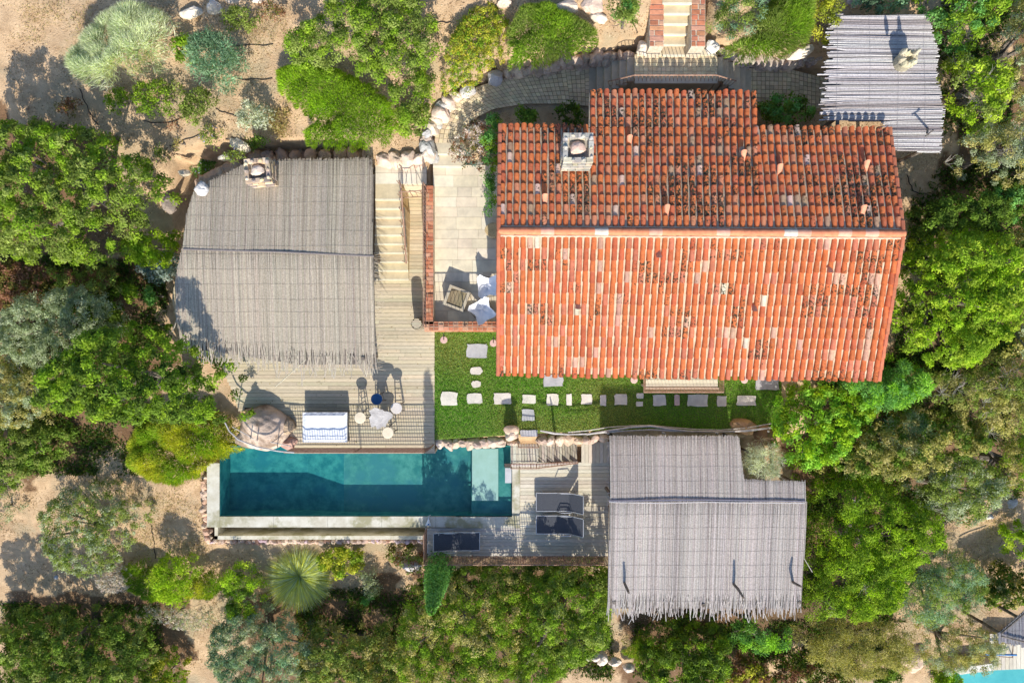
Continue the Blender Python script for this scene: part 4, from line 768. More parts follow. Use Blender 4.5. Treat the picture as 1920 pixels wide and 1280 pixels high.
# neighbour's pool corner, bottom right
nd_ = thing('neighbour_deck', 'pale plank deck of the neighbouring pool at the lower right corner', 'deck', W(1890,1230,-2.6)); mb = MB(); boards(mb, WP([(1856,1188),(2000,1180),(2000,1250),(1864,1256)], -2.6), -2.6, .15, .012, .05, (1, 2), PALE, .1, swap=True); mb.build('decking', M['woody'], nd_)
mb = MB(); mb.prism(WP([(1795,1252),(1864,1243),(1864,1256),(1800,1264)], -2.62), -3.6, (.78,.72,.62)); tag(mb.build('pool_kerb', M['slab']), 'pale curved kerb at the tip of the neighbouring pool', 'kerb')
mb = MB(); mb.add(WP([(1790,1262),(1864,1256),(2100,1242),(2100,1400),(1790,1400)], -2.8), [(4,3,2,1,0)]); tag(mb.build('pool_water', M['water']), kind='structure')
npb = thing('neighbour_basin', 'bright turquoise basin of the neighbouring pool at the bottom edge', 'pool', W(1860,1270,-3.6)); mb = MB(); mb.add(WP([(1780,1258),(2120,1238),(2120,1420),(1780,1420)], -3.4), [(3,2,1,0)]); mb.build('floor', mat('turquoise_plaster', (.16,.52,.48), (.22,.60,.54), 2), npb)
pd = thing('reed_pergola', 'grey reed roof corner of the neighbour at the lower right edge', 'pergola', W(1900,1180,-2.6))
canes('reed_cover', pd, WP([(1872,1186),(1925,1140),(2010,1120),(2010,1222),(1925,1212),(1874,1204)], -.6), lambda x, y: -.6, .05, .026, [(.40,.38,.38),(.48,.46,.46),(.34,.32,.33)], end=(.0, .04)); mb = MB(); mb.tube([W(1878,1186,-.5), W(1925,1146,-.5)], .03, 6); mb.tube([W(1878,1192,-.5), W(1925,1204,-.5)], .03, 6); mb.build('beam', M['bark'], pd); posts(pd, [(1880,1190),(1915,1160)], -.65)
t = thing('beach_bed', 'blue edged low frame on the neighbouring deck', 'lounger', W(1880,1228,-2.6)); mb = MB(); mb.tube([W(1848,1226,-2.3), W(1906,1227,-2.3)], .035, 6); mb.build('blue_roll', M['blue'], t); mb = MB(); mb.tube([W(1872,1205,-2.4), W(1900,1206,-2.4), W(1898,1232,-2.4), W(1874,1230,-2.4), W(1872,1205,-2.4)], .02, 6); 
for a_ in ((1873,1207),(1899,1230)): mb.tube([W(*a_, -2.6), W(*a_, -2.4)], .02, 6)
mb.build('frame', M['rust'], t)
# garden hoses
for i, (pts, lab) in enumerate((([(255,225),(250,190),(262,150),(230,120)], 0) and (([(150,168),(170,215),(187,240)]), 'thin black irrigation hose in the shade below the silver bush'),
    ([(270,228),(310,232),(345,222),(358,214)], 'curved black irrigation hose under the small round shrubs'), ([(405,205),(430,215),(470,222)], 'black hose running right from the purple flowering clump'),
    ([(430,85),(480,86),(520,84)], 'black hose stretching right from the blue green juniper'), ([(445,149),(480,150),(518,148)], 'black hose reaching the left side of the big green mound'),
    ([(320,275),(350,262),(378,252)], 'short black hose beside the drying brown patches'), ([(284,985),(288,1010),(293,1055)], 'black hose on the dry grass left of the pool'), ([(1700,330),(1712,360),(1740,365)], 'black hose loop on the shaded soil right of the roof'), ([(1205,15),(1215,45),(1190,68)], 'black hose loop right of the feathery top shrub'), ([(812,42),(830,43),(848,43)], 'short hose crossing the narrow sandy strip at the top'))):
    mb = MB(); q = []
    for (ax_, ay_), (bx_, by_) in zip(pts, pts[1:]):
        for k in range(6):
            p = W(ax_+(bx_-ax_)*k/6, ay_+(by_-ay_)*k/6, 1.5 if ay_ < 500 else -2); 
            for _ in range(3): z = gz(p.x, p.y); p = W(ax_+(bx_-ax_)*k/6, ay_+(by_-ay_)*k/6, z)
            q.append(p+Vector((.02*math.sin(k*2), .02*math.cos(k*1.3), .02)))
    mb.tube(q, .014, 6); tag(mb.build('garden_hose', M['hose']), lab, 'hose')
# ---------------------------------------------------------------- vegetation
PAL = dict(viv=[(.13,.27,.02),(.17,.31,.03),(.09,.19,.02)], mid=[(.14,.24,.045),(.18,.28,.07),(.10,.17,.035)], dk=[(.075,.155,.022),(.11,.22,.03),(.055,.11,.02)], ol=[(.25,.30,.09),(.30,.34,.14),(.18,.22,.07)],
 sil=[(.50,.53,.40),(.40,.44,.32),(.60,.62,.50)], yg=[(.24,.32,.03),(.30,.38,.05),(.17,.25,.03)], teal=[(.12,.25,.15),(.17,.32,.20),(.08,.17,.10)], gs=[(.32,.38,.23),(.40,.45,.31),(.23,.28,.16)], fresh=[(.15,.38,.03),(.20,.45,.06),(.11,.28,.03)],
 pg=[(.56,.47,.46),(.46,.45,.45),(.64,.54,.51)], dry=[(.45,.35,.16),(.38,.28,.12),(.30,.28,.10)], brn=[(.16,.10,.06),(.10,.12,.03),(.22,.15,.09)], emer=[(.09,.26,.06),(.13,.33,.09),(.06,.18,.04)], blu=[(.16,.26,.24),(.26,.36,.34),(.10,.2,.18)], bright=[(.20,.38,.02),(.15,.30,.02),(.26,.42,.04)])
PAL = {k_: [tuple(x*f for x, f in zip(c_, (1.75, 1.36, 1.3) if k_ not in ('sil','gs','pg','dry') else (1.12, 1.1, 1.05))) for c_ in v_] for k_, v_ in PAL.items()}
class Crown:
    def __init__(s, poly, h, hollow=0, lobe=.8, dome=.5, base=.2, zg=None, px=None):
        c0 = W(sum(a for a, b in poly)/len(poly), sum(b for a, b in poly)/len(poly), 0); s.zg = gz(c0.x, c0.y) if zg is None else zg
        for _ in range(2):
            if zg is None: c = W(sum(a for a, b in poly)/len(poly), sum(b for a, b in poly)/len(poly), s.zg); s.zg = gz(c.x, c.y)
        s.h = h; s.poly = [tuple(W(a, b, s.zg+h*.55)[:2]) for a, b in poly]; s.P = np.array(s.poly); s.lo, s.hi = s.P.min(0)-.2, s.P.max(0)+.2; s.area = abs(np.dot(s.P[:, 0], np.roll(s.P[:, 1], 1))-np.dot(s.P[:, 1], np.roll(s.P[:, 0], 1)))/2
        s.c = s.P.mean(0); q = N.uniform(s.lo, s.hi, (400, 2)); q = q[inside(q, s.poly)]; s.R = max(.15, edgedist(q, s.poly).max()); s.lobe = lobe
        n = max(4, int(s.area/(lobe*lobe)*1.3)); s.cells = s.pts(n, 0); s.ch = N.uniform(.75, 1.1, len(s.cells)); s.dome = dome; s.base = base; s.ph = N.uniform(0, 6, 4)
    def pts(s, n, fr=.1):
        A_ = np.prod(s.hi-s.lo); q = N.uniform(s.lo, s.hi, (int(n*A_/s.area*1.05)+8, 2)); q = q[inside(q, s.poly)]
        if fr: 
            nn = np.sin(q[:, 0]*7+s.ph[0] if hasattr(s, 'ph') else q[:, 0]*7)*np.cos(q[:, 1]*8+1)+np.sin(q[:, 0]*15-q[:, 1]*13); q = q[edgedist(q, s.poly) > fr*(.5+.5*nn)+N.uniform(-fr, fr, len(q))*.6]
        return q[:n]
    def z(s, q):
        d = edgedist(q, s.poly); t = np.clip(d/(s.dome*s.R+.01), 0, 1); dm = np.sqrt(1-(1-t)**2)
        bump = np.zeros(len(q)); hh = np.ones(len(q))
        for (cx, cy), ch in zip(s.cells, s.ch):
            r = np.hypot(q[:, 0]-cx, q[:, 1]-cy)/s.lobe; b = np.sqrt(np.clip(1-r*r, 0, 1))*ch; bump = np.maximum(bump, b)
        return s.zg+s.h*(s.base+(1-s.base)*dm*(.5+.5*bump)), bump, dm
def leaves_mesh(cr, pal, dens, leaf, clump, gap=.22, tint=.0, flower=None, elong=0.0, fill=.3):
    dens = dens*1.75; pc = dens*clump*clump*.75; nc = int(cr.area*dens/pc); q = cr.pts(nc); z, b, dm = cr.z(q); keep = (b > .3) | (N.random(len(q)) > gap); q, z, b, dm = q[keep], z[keep], b[keep], dm[keep]
    z = z+N.normal(0, clump*.45, len(q)); f = N.random(len(q)) < fill; z = np.where(f, cr.zg+(z-cr.zg)*N.uniform(.45, .85, len(q)), z)
    pal = np.array(pal); cc = pal[N.integers(0, len(pal), len(q))]*N.uniform(.8, 1.22, (len(q), 1))
    k = max(5, int(pc)); n = len(q)*k; C0 = np.repeat(np.column_stack([q, z]), k, 0); d = nrm(N.normal(size=(n, 3))); d[:, 2] = np.abs(d[:, 2])*1.0-.25; rr = np.repeat(N.uniform(.6, 1.25, len(q))*clump, k)[:, None]
    Pp = C0+d*rr*N.uniform(.35, 1, (n, 1))*[1, 1, .75]; nn = nrm(d+[0, 0, .55]+N.normal(0, .45, (n, 3))); D = nrm(np.cross(nn, N.normal(size=(n, 3))))
    if elong: D = nrm(D+d*elong)
    U = nrm(np.cross(nn, D)); col = np.repeat(cc, k, 0)*N.uniform(.7, 1.3, (n, 1))
    if flower: m_ = N.random(n) < flower[1]; col[m_] = np.array(flower[0])
    V, F = leafgeo(Pp, D, U, N.uniform(.7, 1.3, n)*leaf[0], N.uniform(.7, 1.3, n)*leaf[1], .12); return V, F, np.repeat(col, 4, 0)
def blades_mesh(cr, pal, dens, L, w, lean=.9, wind=(0, -.15), flower=None):
    dens *= 1.5; n = int(cr.area*dens); q = cr.pts(n, .14); n = len(q); z, b, dm = cr.z(q); rel = (q-cr.c)/max(cr.hi-cr.lo)*2; e = .05; z2, _, _ = cr.z(q+[e, 0]); z3, _, _ = cr.z(q+[0, e]); g_ = np.column_stack([-(z2-z)/e, -(z3-z)/e]).clip(-2, 2)
    cl = np.column_stack([np.sin(q[:, 0]*5+q[:, 1]*2), np.cos(q[:, 1]*6-q[:, 0]*3)])*.25
    D = nrm(np.column_stack([g_*.5*lean+rel*lean*.6+cl+wind+N.normal(0, .4, (n, 2)), np.full(n, .8)])); U = nrm(np.cross(D, N.normal(size=(n, 3)))); pal = np.array(pal)*1.1; l = N.uniform(.7, 1.3, n)*L
    ci = ((np.sin(q[:, 0]*3.1+1)*np.cos(q[:, 1]*2.7)+N.normal(0, .5, n)+1.4)/2.8*len(pal)).astype(int).clip(0, len(pal)-1); col = pal[ci]*N.uniform(.6, 1.4, (n, 1))*(.86+.30*np.clip(b, 0, 1))[:, None]
    if flower: m_ = N.random(n) < flower[1]; col[m_] = np.array(flower[0])
    P3 = np.column_stack([q, z])-D*(l*.6)[:, None]; V, F = leafgeo(P3, D, U, l, np.full(n, w)); return V, F, np.repeat(col, 4, 0)
def radial_mesh(c, rad, h, n, pal, w, elmin=.0, twig=0):
    a = N.uniform(0, 2*np.pi, n); el_ = np.arcsin(N.uniform(elmin, .98, n)); L = rad*N.uniform(.65, 1.08, n); seg = 4; pal = np.array(pal)*1.5; col = pal[N.integers(0, len(pal), n)]*N.uniform(.75, 1.25, (n, 1)); V = []
    b = np.array(c)+np.column_stack([np.cos(a)*rad*.12, np.sin(a)*rad*.12, np.zeros(n)])*N.random((n, 1)); side = np.column_stack([-np.sin(a), np.cos(a), np.zeros(n)]); p = b.copy(); dr = el_.copy(); allV = []
    for i in range(seg+1):
        ww = w*(1-i/seg*.85); allV.append(np.stack([p-side*ww, p+side*ww], 1)); dr = dr-.16*N.uniform(.3, 1.3, n)*(1 if not twig else 0); a2 = a+(N.normal(0, .35, n) if twig else 0)
        p = p+np.column_stack([np.cos(a2)*np.cos(dr), np.sin(a2)*np.cos(dr), np.sin(dr)*h])*(L/seg)[:, None]
    V = np.concatenate(allV, 1).reshape(-1, 3); k = 2*(seg+1); o = np.arange(n)[:, None]*k; F = np.concatenate([o+[2*i, 2*i+1, 2*i+3, 2*i+2] for i in range(seg)], 0); return V, F, np.repeat(col, k, 0)
def merge(parts):
    o = 0; Vs, Fs, Cs = [], [], []
    for V, F, c in parts: Vs.append(V); Fs.append(F+o); Cs.append(c); o += len(V)
    return np.concatenate(Vs), np.concatenate(Fs), np.concatenate(Cs)
def twigs_over(cr, n, L, col=(.36,.33,.30), w=.008):
    parts = []; q = cr.pts(max(1, n//14), .2); z, _, _ = cr.z(q)
    for (x, y), zz_ in zip(q, z): parts.append(radial_mesh((x, y, zz_-L*.4), L, .7, 14, [col, tuple(v*.8 for v in col)], w, .15, 1))
    return merge(parts)
def stem(cr, parent, r=.12, name='trunk', nl=6):
    x, y = cr.c; z0 = gz(x, y); mb = MB(); top = cr.zg+cr.h*.42; j = R.uniform(-.15, .15)
    mb.tube([(x+j, y, z0-.1), (x+j*.5, y+.05, z0+(top-z0)*.4), (x, y, top)], [r*1.3, r, r*.7], 8); q = cr.pts(nl, .3); zq, _, _ = cr.z(q)
    for (a, b), c_ in zip(q, zq): mb.tube([(x, y, z0+(top-z0)*R.uniform(.3, .6)), ((x+a)/2, (y+b)/2, (top+c_)/2-.5), (a, b, c_-.4)], [r*.5, r*.28, r*.1], 6)
    mb.build(name, M['bark'], parent)
def plant(name, label, cat, poly, h, kind, pal, group=None, trunk=None, zg=None, **k):
    if isinstance(poly[0], (int, float)):
        cx, cy, rx, ry = poly; poly = [(cx+rx*math.cos(t*.5236)*R.uniform(.88, 1.1), cy+ry*math.sin(t*.5236)*R.uniform(.88, 1.1)) for t in range(12)]
    ck = {a: k.pop(a) for a in ('lobe', 'dome', 'base') if a in k}; tw = k.pop('twigs', 0); mix_ = k.pop('mix', None)
    if trunk is None: trunk = h > 1.7
    if kind == 'blade': ck.setdefault('lobe', .5); ck.setdefault('base', .3); ck.setdefault('dome', .45)
    cr = Crown(poly, h, zg=zg, **ck); pl_ = PAL[pal]+(PAL[mix_][:2] if mix_ else [])
    if kind == 'leaf':
        o_ = dict(dens=1100, leaf=(.10, .055), clump=.20); o_.update(k); sc_ = .84 if h > 1.2 else 1; o_['leaf'] = (o_['leaf'][0]*sc_, o_['leaf'][1]*sc_); o_['dens'] *= 1.3 if sc_ < 1 else 1; geo = leaves_mesh(cr, pl_, **o_)
    elif kind == 'blade':
        o_ = dict(dens=1500, L=.22, w=.022); o_.update(k); geo = blades_mesh(cr, pl_, **o_); rel = None
    elif kind == 'radial': geo = radial_mesh((cr.c[0], cr.c[1], cr.zg+.05), k.get('rad', .8), k.get('hh', .9), k.get('n', 1500), pl_, k.get('w', .008), k.get('elmin', .1), k.get('twig', 0))
    if tw: geo = merge([geo, twigs_over(cr, tw, .45)])
    root = thing(name, label, cat, (cr.c[0], cr.c[1], cr.zg), group); quads('crown' if trunk else 'foliage', *geo, M['leaf'], root)
    if trunk: stem(cr, root, .07+.035*h)
    elif kind != 'radial': stem(cr, root, .035, 'stem', 3)
    return root
T = 'tree'; B = 'shrub'
# left side
plant('tree','big spreading green tree at the left edge, nearest the top left clearing',T,[(-30,225),(0,215),(90,225),(190,240),(262,290),(308,345),(300,395),(250,430),(215,480),(150,500),(60,482),(-30,485)],3.3,'leaf','mid',mix='viv',lobe=.7)
plant('shrub','reddish brown shaded scrub below the big left tree',B,[(-20,490),(60,490),(110,520),(100,560),(40,590),(-20,600)],1.0,'leaf','brn',dens=700)
plant('bush','mixed dark bush between the silver tree and the big left tree',B,[(90,505),(170,505),(225,500),(240,540),(200,550),(120,540)],1.6,'leaf','mid',dens=800,mix='brn')
plant('olive_tree','silvery grey green olive tree left of the reed pergola',T,[(20,590),(60,550),(110,545),(170,530),(225,560),(232,610),(190,650),(130,690),(70,700),(20,670),(5,630)],2.9,'leaf','gs',leaf=(.08,.035),dens=1400,clump=.17,lobe=.6)
plant('olive_tree','yellowish olive tree on the left edge below the silver one',T,[(-30,640),(20,665),(80,690),(115,700),(108,765),(60,800),(0,805),(-30,800)],2.6,'leaf','ol',leaf=(.08,.04),dens=1300,clump=.16,mix='gs')
plant('tree','dense deep green tree casting its shade on the reed roof and deck',T,[(105,740),(110,700),(160,660),(220,600),(290,610),(330,640),(375,628),(412,680),(425,735),(445,770),(430,800),(340,790),(270,800),(200,770),(140,780)],5.2,'leaf','dk',mix='viv',dens=1200,leaf=(.11,.06),lobe=.6)
plant('shrub','weeping yellow green shrub hanging over the left end of the pool',B,[(262,790),(330,762),(420,775),(452,800),(458,842),(408,868),(385,890),(330,912),(280,902),(240,872),(240,835)],1.5,'blade','yg',mix='viv',L=.24,w=.026,dens=1500,flower=((.6,.5,.05),.02),zg=-1.7)
plant('bush','bright round bush beside the left edge of the reed roof',B,[(240,455),(275,430),(330,435),(336,470),(300,500),(250,497)],1.5,'leaf','bright',dens=1400)
plant('shrub','bluish silver shrub in the shade touching the reed roof edge',B,[(248,505),(285,490),(325,470),(338,490),(328,525),(290,530)],.9,'leaf','blu',dens=1100)
plant('bush','small sunlit bush left of the reed roof, left one of a pair',B,(245,545,22,20),1.0,'leaf','viv')
plant('bush','small sunlit bush left of the reed roof, right one of a pair',B,(294,555,18,14),1.0,'leaf','emer')
plant('bush','dark bush under the silver olive tree',B,(180,600,60,60),1.2,'leaf','dk',dens=800)
plant('bush','dark green bush at the left edge above the sandy path',B,[(-20,795),(60,785),(130,800),(125,850),(90,885),(40,905),(-20,930)],1.6,'leaf','mid',mix='dk')
plant('shrub','wispy grey green shrub on the left edge of the sandy path',B,[(-20,930),(30,905),(45,940),(20,985),(-20,1000)],.9,'leaf','gs',dens=600,leaf=(.07,.03))
plant('tree','airy light green young tree standing in the sandy clearing',T,[(78,955),(130,908),(200,902),(268,950),(272,1000),(225,1035),(215,1065),(170,1085),(120,1070),(90,1020)],2.2,'leaf','mid',mix='gs',dens=1000,leaf=(.085,.035),gap=.45,lobe=.42,clump=.15)
plant('shrub','round silver lavender cushion left of the clipped green mound',B,(213,1085,32,28),.8,'leaf','pg',leaf=(.05,.02),clump=.08,dens=2200,zg=-2.0)
plant('shrub','clipped green mound above the silver lavender row',B,[(226,1060),(262,1045),(300,1060),(340,1100),(350,1125),(290,1130),(240,1105)],.9,'blade','viv',L=.16,dens=1800)
plant('juniper','bright feathery conifer shrub in the middle of the green mounds',B,[(290,1080),(300,1040),(340,1030),(372,1060),(365,1100),(335,1140),(300,1120)],1.6,'leaf','bright',leaf=(.14,.03),elong=1.2,dens=1300,clump=.17,trunk=False)
plant('shrub','low green mound right of the feathery conifer shrub',B,[(350,1085),(380,1065),(430,1065),(435,1100),(395,1125),(350,1120)],.9,'blade','viv',mix='yg',L=.16,dens=1800)
plant('bush','tall yellow green bush between the mound and the fountain grass',B,[(420,1065),(455,1045),(495,1060),(495,1110),(480,1155),(435,1150),(425,1110)],1.5,'leaf','bright',mix='dk',dens=1400,leaf=(.07,.05),trunk=False)
plant('fountain_grass','big round ball of pale fountain grass below the pool','grass',(553,1087,55,55),1.0,'radial','gs',rad=1.3,n=5200,w=.011,hh=.7,mix='yg')
plant('shrub','silver lavender row below the green mounds',B,[(248,1140),(290,1132),(350,1135),(405,1140),(400,1178),(330,1178),(270,1160)],.8,'leaf','pg',leaf=(.05,.02),clump=.09,dens=2000,mix='gs',zg=-2.6)
plant('tree','large dark green tree filling the bottom left corner',T,[(-30,1160),(60,1140),(150,1145),(255,1150),(300,1200),(285,1300),(-30,1300)],3.0,'leaf','dk',mix='mid',lobe=.6)
plant('bush','light green bush at the bottom edge beside the bare soil',B,[(280,1245),(320,1215),(352,1240),(350,1300),(275,1300)],1.6,'leaf','viv',mix='yg')
plant('olive_tree','blue grey feathery tree at the bottom left of centre',T,[(395,1180),(430,1130),(495,1135),(560,1165),(600,1205),(595,1300),(415,1300),(400,1240)],2.8,'leaf','teal',mix='gs',leaf=(.10,.032),dens=1300,lobe=.55)
plant('bush','yellow green bush right of the fountain grass',B,[(598,1035),(640,1020),(682,1035),(678,1070),(630,1080),(600,1065)],.9,'leaf','yg',dens=1100,mix='viv')
plant('shrub','thin grey green shrub in the shaded soil below the pool wall',B,[(675,1075),(700,1060),(712,1100),(708,1130),(682,1120)],.8,'leaf','gs',dens=600,leaf=(.08,.03))
plant('bush','small dark plant in the shade beside the thin grey shrub',B,(692,1122,14,12),.5,'leaf','emer')
plant('bush','scruffy bush at the corner of the lower deck',B,[(730,1020),(775,1022),(800,1050),(790,1075),(750,1065),(725,1045)],.6,'leaf','mid',dens=500,mix='brn')
plant('tree','dark olive tree at the bottom edge left of the middle',T,[(560,1200),(600,1170),(660,1175),(740,1180),(765,1230),(770,1300),(560,1300)],2.6,'leaf','mid',mix='ol',lobe=.6,gap=.5)
plant('tree','broad green tree below the left half of the lower deck',T,[(745,1180),(765,1110),(800,1080),(870,1062),(940,1058),(985,1080),(990,1150),(975,1230),(950,1300),(770,1300),(735,1240)],4.2,'leaf','viv',mix='ol',lobe=.5,leaf=(.09,.045),zg=-3.3)
plant('tree','broad green tree touching the left side of the lower reed roof',T,[(985,1065),(1060,1050),(1120,1052),(1145,1060),(1148,1190),(1110,1225),(1050,1250),(1000,1300),(950,1300),(975,1180)],4.0,'leaf','viv',mix='mid',lobe=.5,leaf=(.09,.05),zg=-3.3)
plant('bush','dark bush squeezed behind the outer railing of the lower deck',B,[(805,1062),(900,1052),(1000,1050),(1100,1048),(1138,1052),(1135,1085),(960,1090),(820,1090)],2.3,'leaf','dk',mix='mid',zg=-2.9,trunk=False)
# climbing vine column whose shadow crosses the pool and the deck
rt = thing('climbing_vine', 'tall narrow vine clad pole below the corner of the lower deck', 'vine', W(826,1052,-2.8)); b0 = W(828,1040,-2.8); t0 = W(808,1145,4.3)
def vine():
    n = 9000; t = N.random(n)**.8; rr = (.58*(1-t)**.8+.10)*np.sqrt(N.random(n)); a = N.uniform(0, 6.283, n); base = np.array(b0)+(np.array(t0)-np.array(b0))*t[:, None]; d = np.column_stack([np.cos(a), np.sin(a), N.uniform(-.2, .6, n)])
    P = base+np.column_stack([np.cos(a)*rr, np.sin(a)*rr, N.uniform(-.1, .1, n)]); nn = nrm(d+N.normal(0, .4, (n, 3))); D = nrm(np.cross(nn, N.normal(size=(n, 3)))); U = nrm(np.cross(nn, D)); V, F = leafgeo(P, D, U, np.full(n, .09), np.full(n, .06)); return V, F, np.repeat(np.array(PAL['emer'])[N.integers(0, 3, n)]*N.uniform(.7, 1.2, (n, 1)), 4, 0)
quads('foliage', *vine(), M['leaf'], rt); mb = MB(); mb.tube([b0, b0.lerp(t0, .5), t0], [.09,.07,.04], 8); mb.build('pole', M['bark'], rt)
# bottom middle / right
plant('shrub','rounded fluffy green mound below the lower reed roof',B,[(1165,1200),(1190,1183),(1222,1190),(1228,1225),(1195,1240),(1166,1225)],.9,'blade','viv',mix='ol',L=.2,dens=1500)
plant('tree','dark bushy tree below the middle of the lower reed roof',T,[(1215,1190),(1270,1160),(1340,1160),(1365,1185),(1370,1240),(1350,1300),(1200,1300),(1195,1245)],2.0,'leaf','dk',mix='viv',dens=1100)
plant('bush','mint green glossy bush at the lower right corner of the reed roof',B,[(1365,1190),(1400,1165),(1470,1165),(1480,1190),(1430,1222),(1375,1215)],2.0,'leaf','emer',mix='fresh',leaf=(.12,.035),elong=.8,dens=1200)
plant('bush','yellow flecked dark bush at the bottom edge',B,[(1360,1235),(1420,1225),(1450,1260),(1440,1300),(1345,1300)],1.2,'leaf','brn',mix='yg',dens=900)
plant('bush','dark scrub at the bottom edge below the olive haze tree',B,[(1450,1235),(1520,1240),(1600,1262),(1620,1300),(1440,1300)],1.2,'leaf','dk',mix='brn',dens=800)
plant('olive_tree','soft olive green feathery tree below the big right tree',T,[(1495,1195),(1540,1150),(1620,1150),(1690,1170),(1700,1215),(1660,1255),(1590,1262),(1520,1240)],2.6,'leaf','ol',leaf=(.13,.022),elong=.9,dens=1300,lobe=.5)
plant('olive_tree','grey green speckled tree next to the neighbouring pool',T,[(1700,1180),(1760,1150),(1830,1160),(1868,1185),(1855,1225),(1800,1255),(1740,1250),(1705,1225)],2.4,'leaf','ol',mix='gs',leaf=(.07,.03),dens=1400)
plant('bush','bright green bush at the bottom beside the neighbouring pool',B,[(1745,1250),(1790,1245),(1800,1300),(1740,1300)],1.0,'leaf','bright')
plant('bush','dark bush on the bottom edge left of the bare rocky patch',B,(1660,1265,34,20),.9,'leaf','dk')
plant('tree','blue green feathery tree in the lower right',T,[(1670,1105),(1700,1040),(1760,1020),(1820,1040),(1838,1085),(1800,1140),(1730,1165),(1680,1150)],2.7,'leaf','teal',mix='mid',leaf=(.13,.022),elong=.9,dens=1400,lobe=.5)
plant('tree','huge bright green tree right of the lower reed roof',T,[(1508,905),(1560,880),(1640,890),(1700,930),(1760,960),(1740,1010),(1700,1050),(1680,1120),(1620,1150),(1540,1155),(1510,1165),(1512,1040)],3.7,'leaf','viv',mix='bright',leaf=(.11,.04),elong=.5,lobe=.5,twigs=60,zg=-2.1)
plant('tree','mid green tree to the right of the huge bright one, with grey twigs',T,[(1700,880),(1770,840),(1840,860),(1870,900),(1830,950),(1790,985),(1740,960),(1690,925)],3.2,'leaf','mid',mix='gs',lobe=.5,twigs=200,leaf=(.09,.04))
plant('tree','dark olive tree between the fresh bush and the right edge',T,[(1560,820),(1640,790),(1720,760),(1800,780),(1850,830),(1780,860),(1700,890),(1620,895),(1540,885)],3.0,'leaf','ol',mix='dk',lobe=.5)
plant('bush','fresh lime green bush hiding the right end of the lawn',B,[(1462,760),(1500,715),(1560,715),(1625,745),(1640,775),(1605,800),(1570,860),(1520,880),(1470,870),(1450,820)],2.4,'leaf','fresh',mix='bright',leaf=(.11,.06),lobe=.4,dens=1000)
plant('tree','emerald fern like tree against the lower right corner of the tile roof',T,[(1560,712),(1650,700),(1655,670),(1700,680),(1722,720),(1710,755),(1660,770),(1600,760)],2.5,'leaf','emer',mix='fresh',leaf=(.16,.03),elong=1.0,dens=1300)
plant('shrub','dark blue green wispy shrub below the emerald fern tree',B,[(1640,785),(1690,765),(1740,790),(1735,830),(1690,845),(1650,830)],2.4,'leaf','teal',mix='gs',leaf=(.13,.02),elong=.9,dens=1100,trunk=False)
plant('tree','huge vivid green tree against the right side of the tile roof',T,[(1685,480),(1730,440),(1790,430),(1870,440),(1900,500),(1905,580),(1860,650),(1800,690),(1730,690),(1670,650),(1675,560)],3.6,'leaf','bright',mix='viv',lobe=.55,leaf=(.10,.05))
plant('tree','dark shaded tree in the gap above the vivid one on the right',T,[(1690,430),(1720,385),(1790,370),(1870,380),(1900,420),(1860,440),(1780,435),(1720,450)],2.4,'leaf','dk',lobe=.5)
plant('tree','grey green tree at the right edge, middle height',T,[(1905,440),(1950,430),(1960,640),(1900,690),(1870,655),(1905,590)],3.2,'leaf','ol',mix='gs')
plant('tree','dusty olive tree with bare twigs at the right edge',T,[(1720,700),(1800,695),(1880,660),(1950,690),(1950,800),(1860,820),(1800,775),(1740,755)],3.1,'leaf','ol',mix='mid',twigs=260,lobe=.55,leaf=(.08,.04))
plant('tree','olive green tree on the right edge above the rocky clearing',T,[(1850,835),(1950,800),(1950,890),(1890,915),(1860,895)],2.8,'leaf','ol',mix='viv',leaf=(.08,.035))
plant('bush','bright bush at the right edge below the rock outcrop',B,[(1870,990),(1900,975),(1950,990),(1950,1050),(1895,1050)],1.4,'leaf','bright')
plant('bush','dry olive scrub at the right edge above the neighbouring roof',B,[(1820,1080),(1860,1060),(1950,1060),(1950,1120),(1880,1145),(1830,1130)],1.2,'leaf','dk',mix='ol',dens=900)
# top right
plant('tree','bright leafy tree right of the upper cane roof',T,[(1768,120),(1790,95),(1830,110),(1865,150),(1860,215),(1830,260),(1775,250),(1770,180)],2.6,'leaf','bright',mix='mid',twigs=140,lobe=.5)
plant('tree','green tree behind the top right corner of the cane roof',T,[(1700,-30),(1850,-30),(1860,40),(1830,95),(1770,85),(1740,30)],2.4,'leaf','viv',mix='emer')
plant('tree','pale olive tree in the top right corner',T,[(1870,-30),(1960,-30),(1960,230),(1890,220),(1865,120),(1880,60)],2.9,'leaf','ol',mix='gs',leaf=(.08,.035),twigs=120)
plant('tree','grey twiggy olive tree below the top right corner',T,[(1775,262),(1830,255),(1870,220),(1960,235),(1960,340),(1880,350),(1800,320)],2.8,'leaf','gs',mix='ol',leaf=(.08,.035),twigs=300)
plant('bush','dark emerald bush under the twiggy olive on the right',B,[(1850,345),(1960,345),(1960,420),(1880,425),(1830,390)],1.6,'leaf','emer',mix='dk')
plant('shrub','blue green shrub above the upper cane roof',B,[(1600,5),(1640,-20),(1700,-20),(1700,18),(1650,22)],.8,'leaf','teal')
plant('shrub','yellow green shrub touching the left side of the cane roof',B,[(1520,0),(1560,-10),(1578,20),(1560,75),(1535,85),(1520,60)],.9,'leaf','yg',dens=1500,leaf=(.06,.035))
plant('shrub','large grassy mound right of the upper brick stairs',B,[(1345,95),(1400,70),(1430,20),(1450,-20),(1525,-20),(1525,60),(1510,90),(1450,115),(1390,118)],1.0,'blade','mid',mix='viv',L=.3,w=.02,dens=2000)
plant('bush','bushy blue green shrub beside the right brick side wall',B,[(1338,40),(1350,5),(1380,-15),(1440,-15),(1430,40),(1395,75),(1350,78)],1.3,'leaf','mid',mix='teal',leaf=(.07,.03),dens=1600)
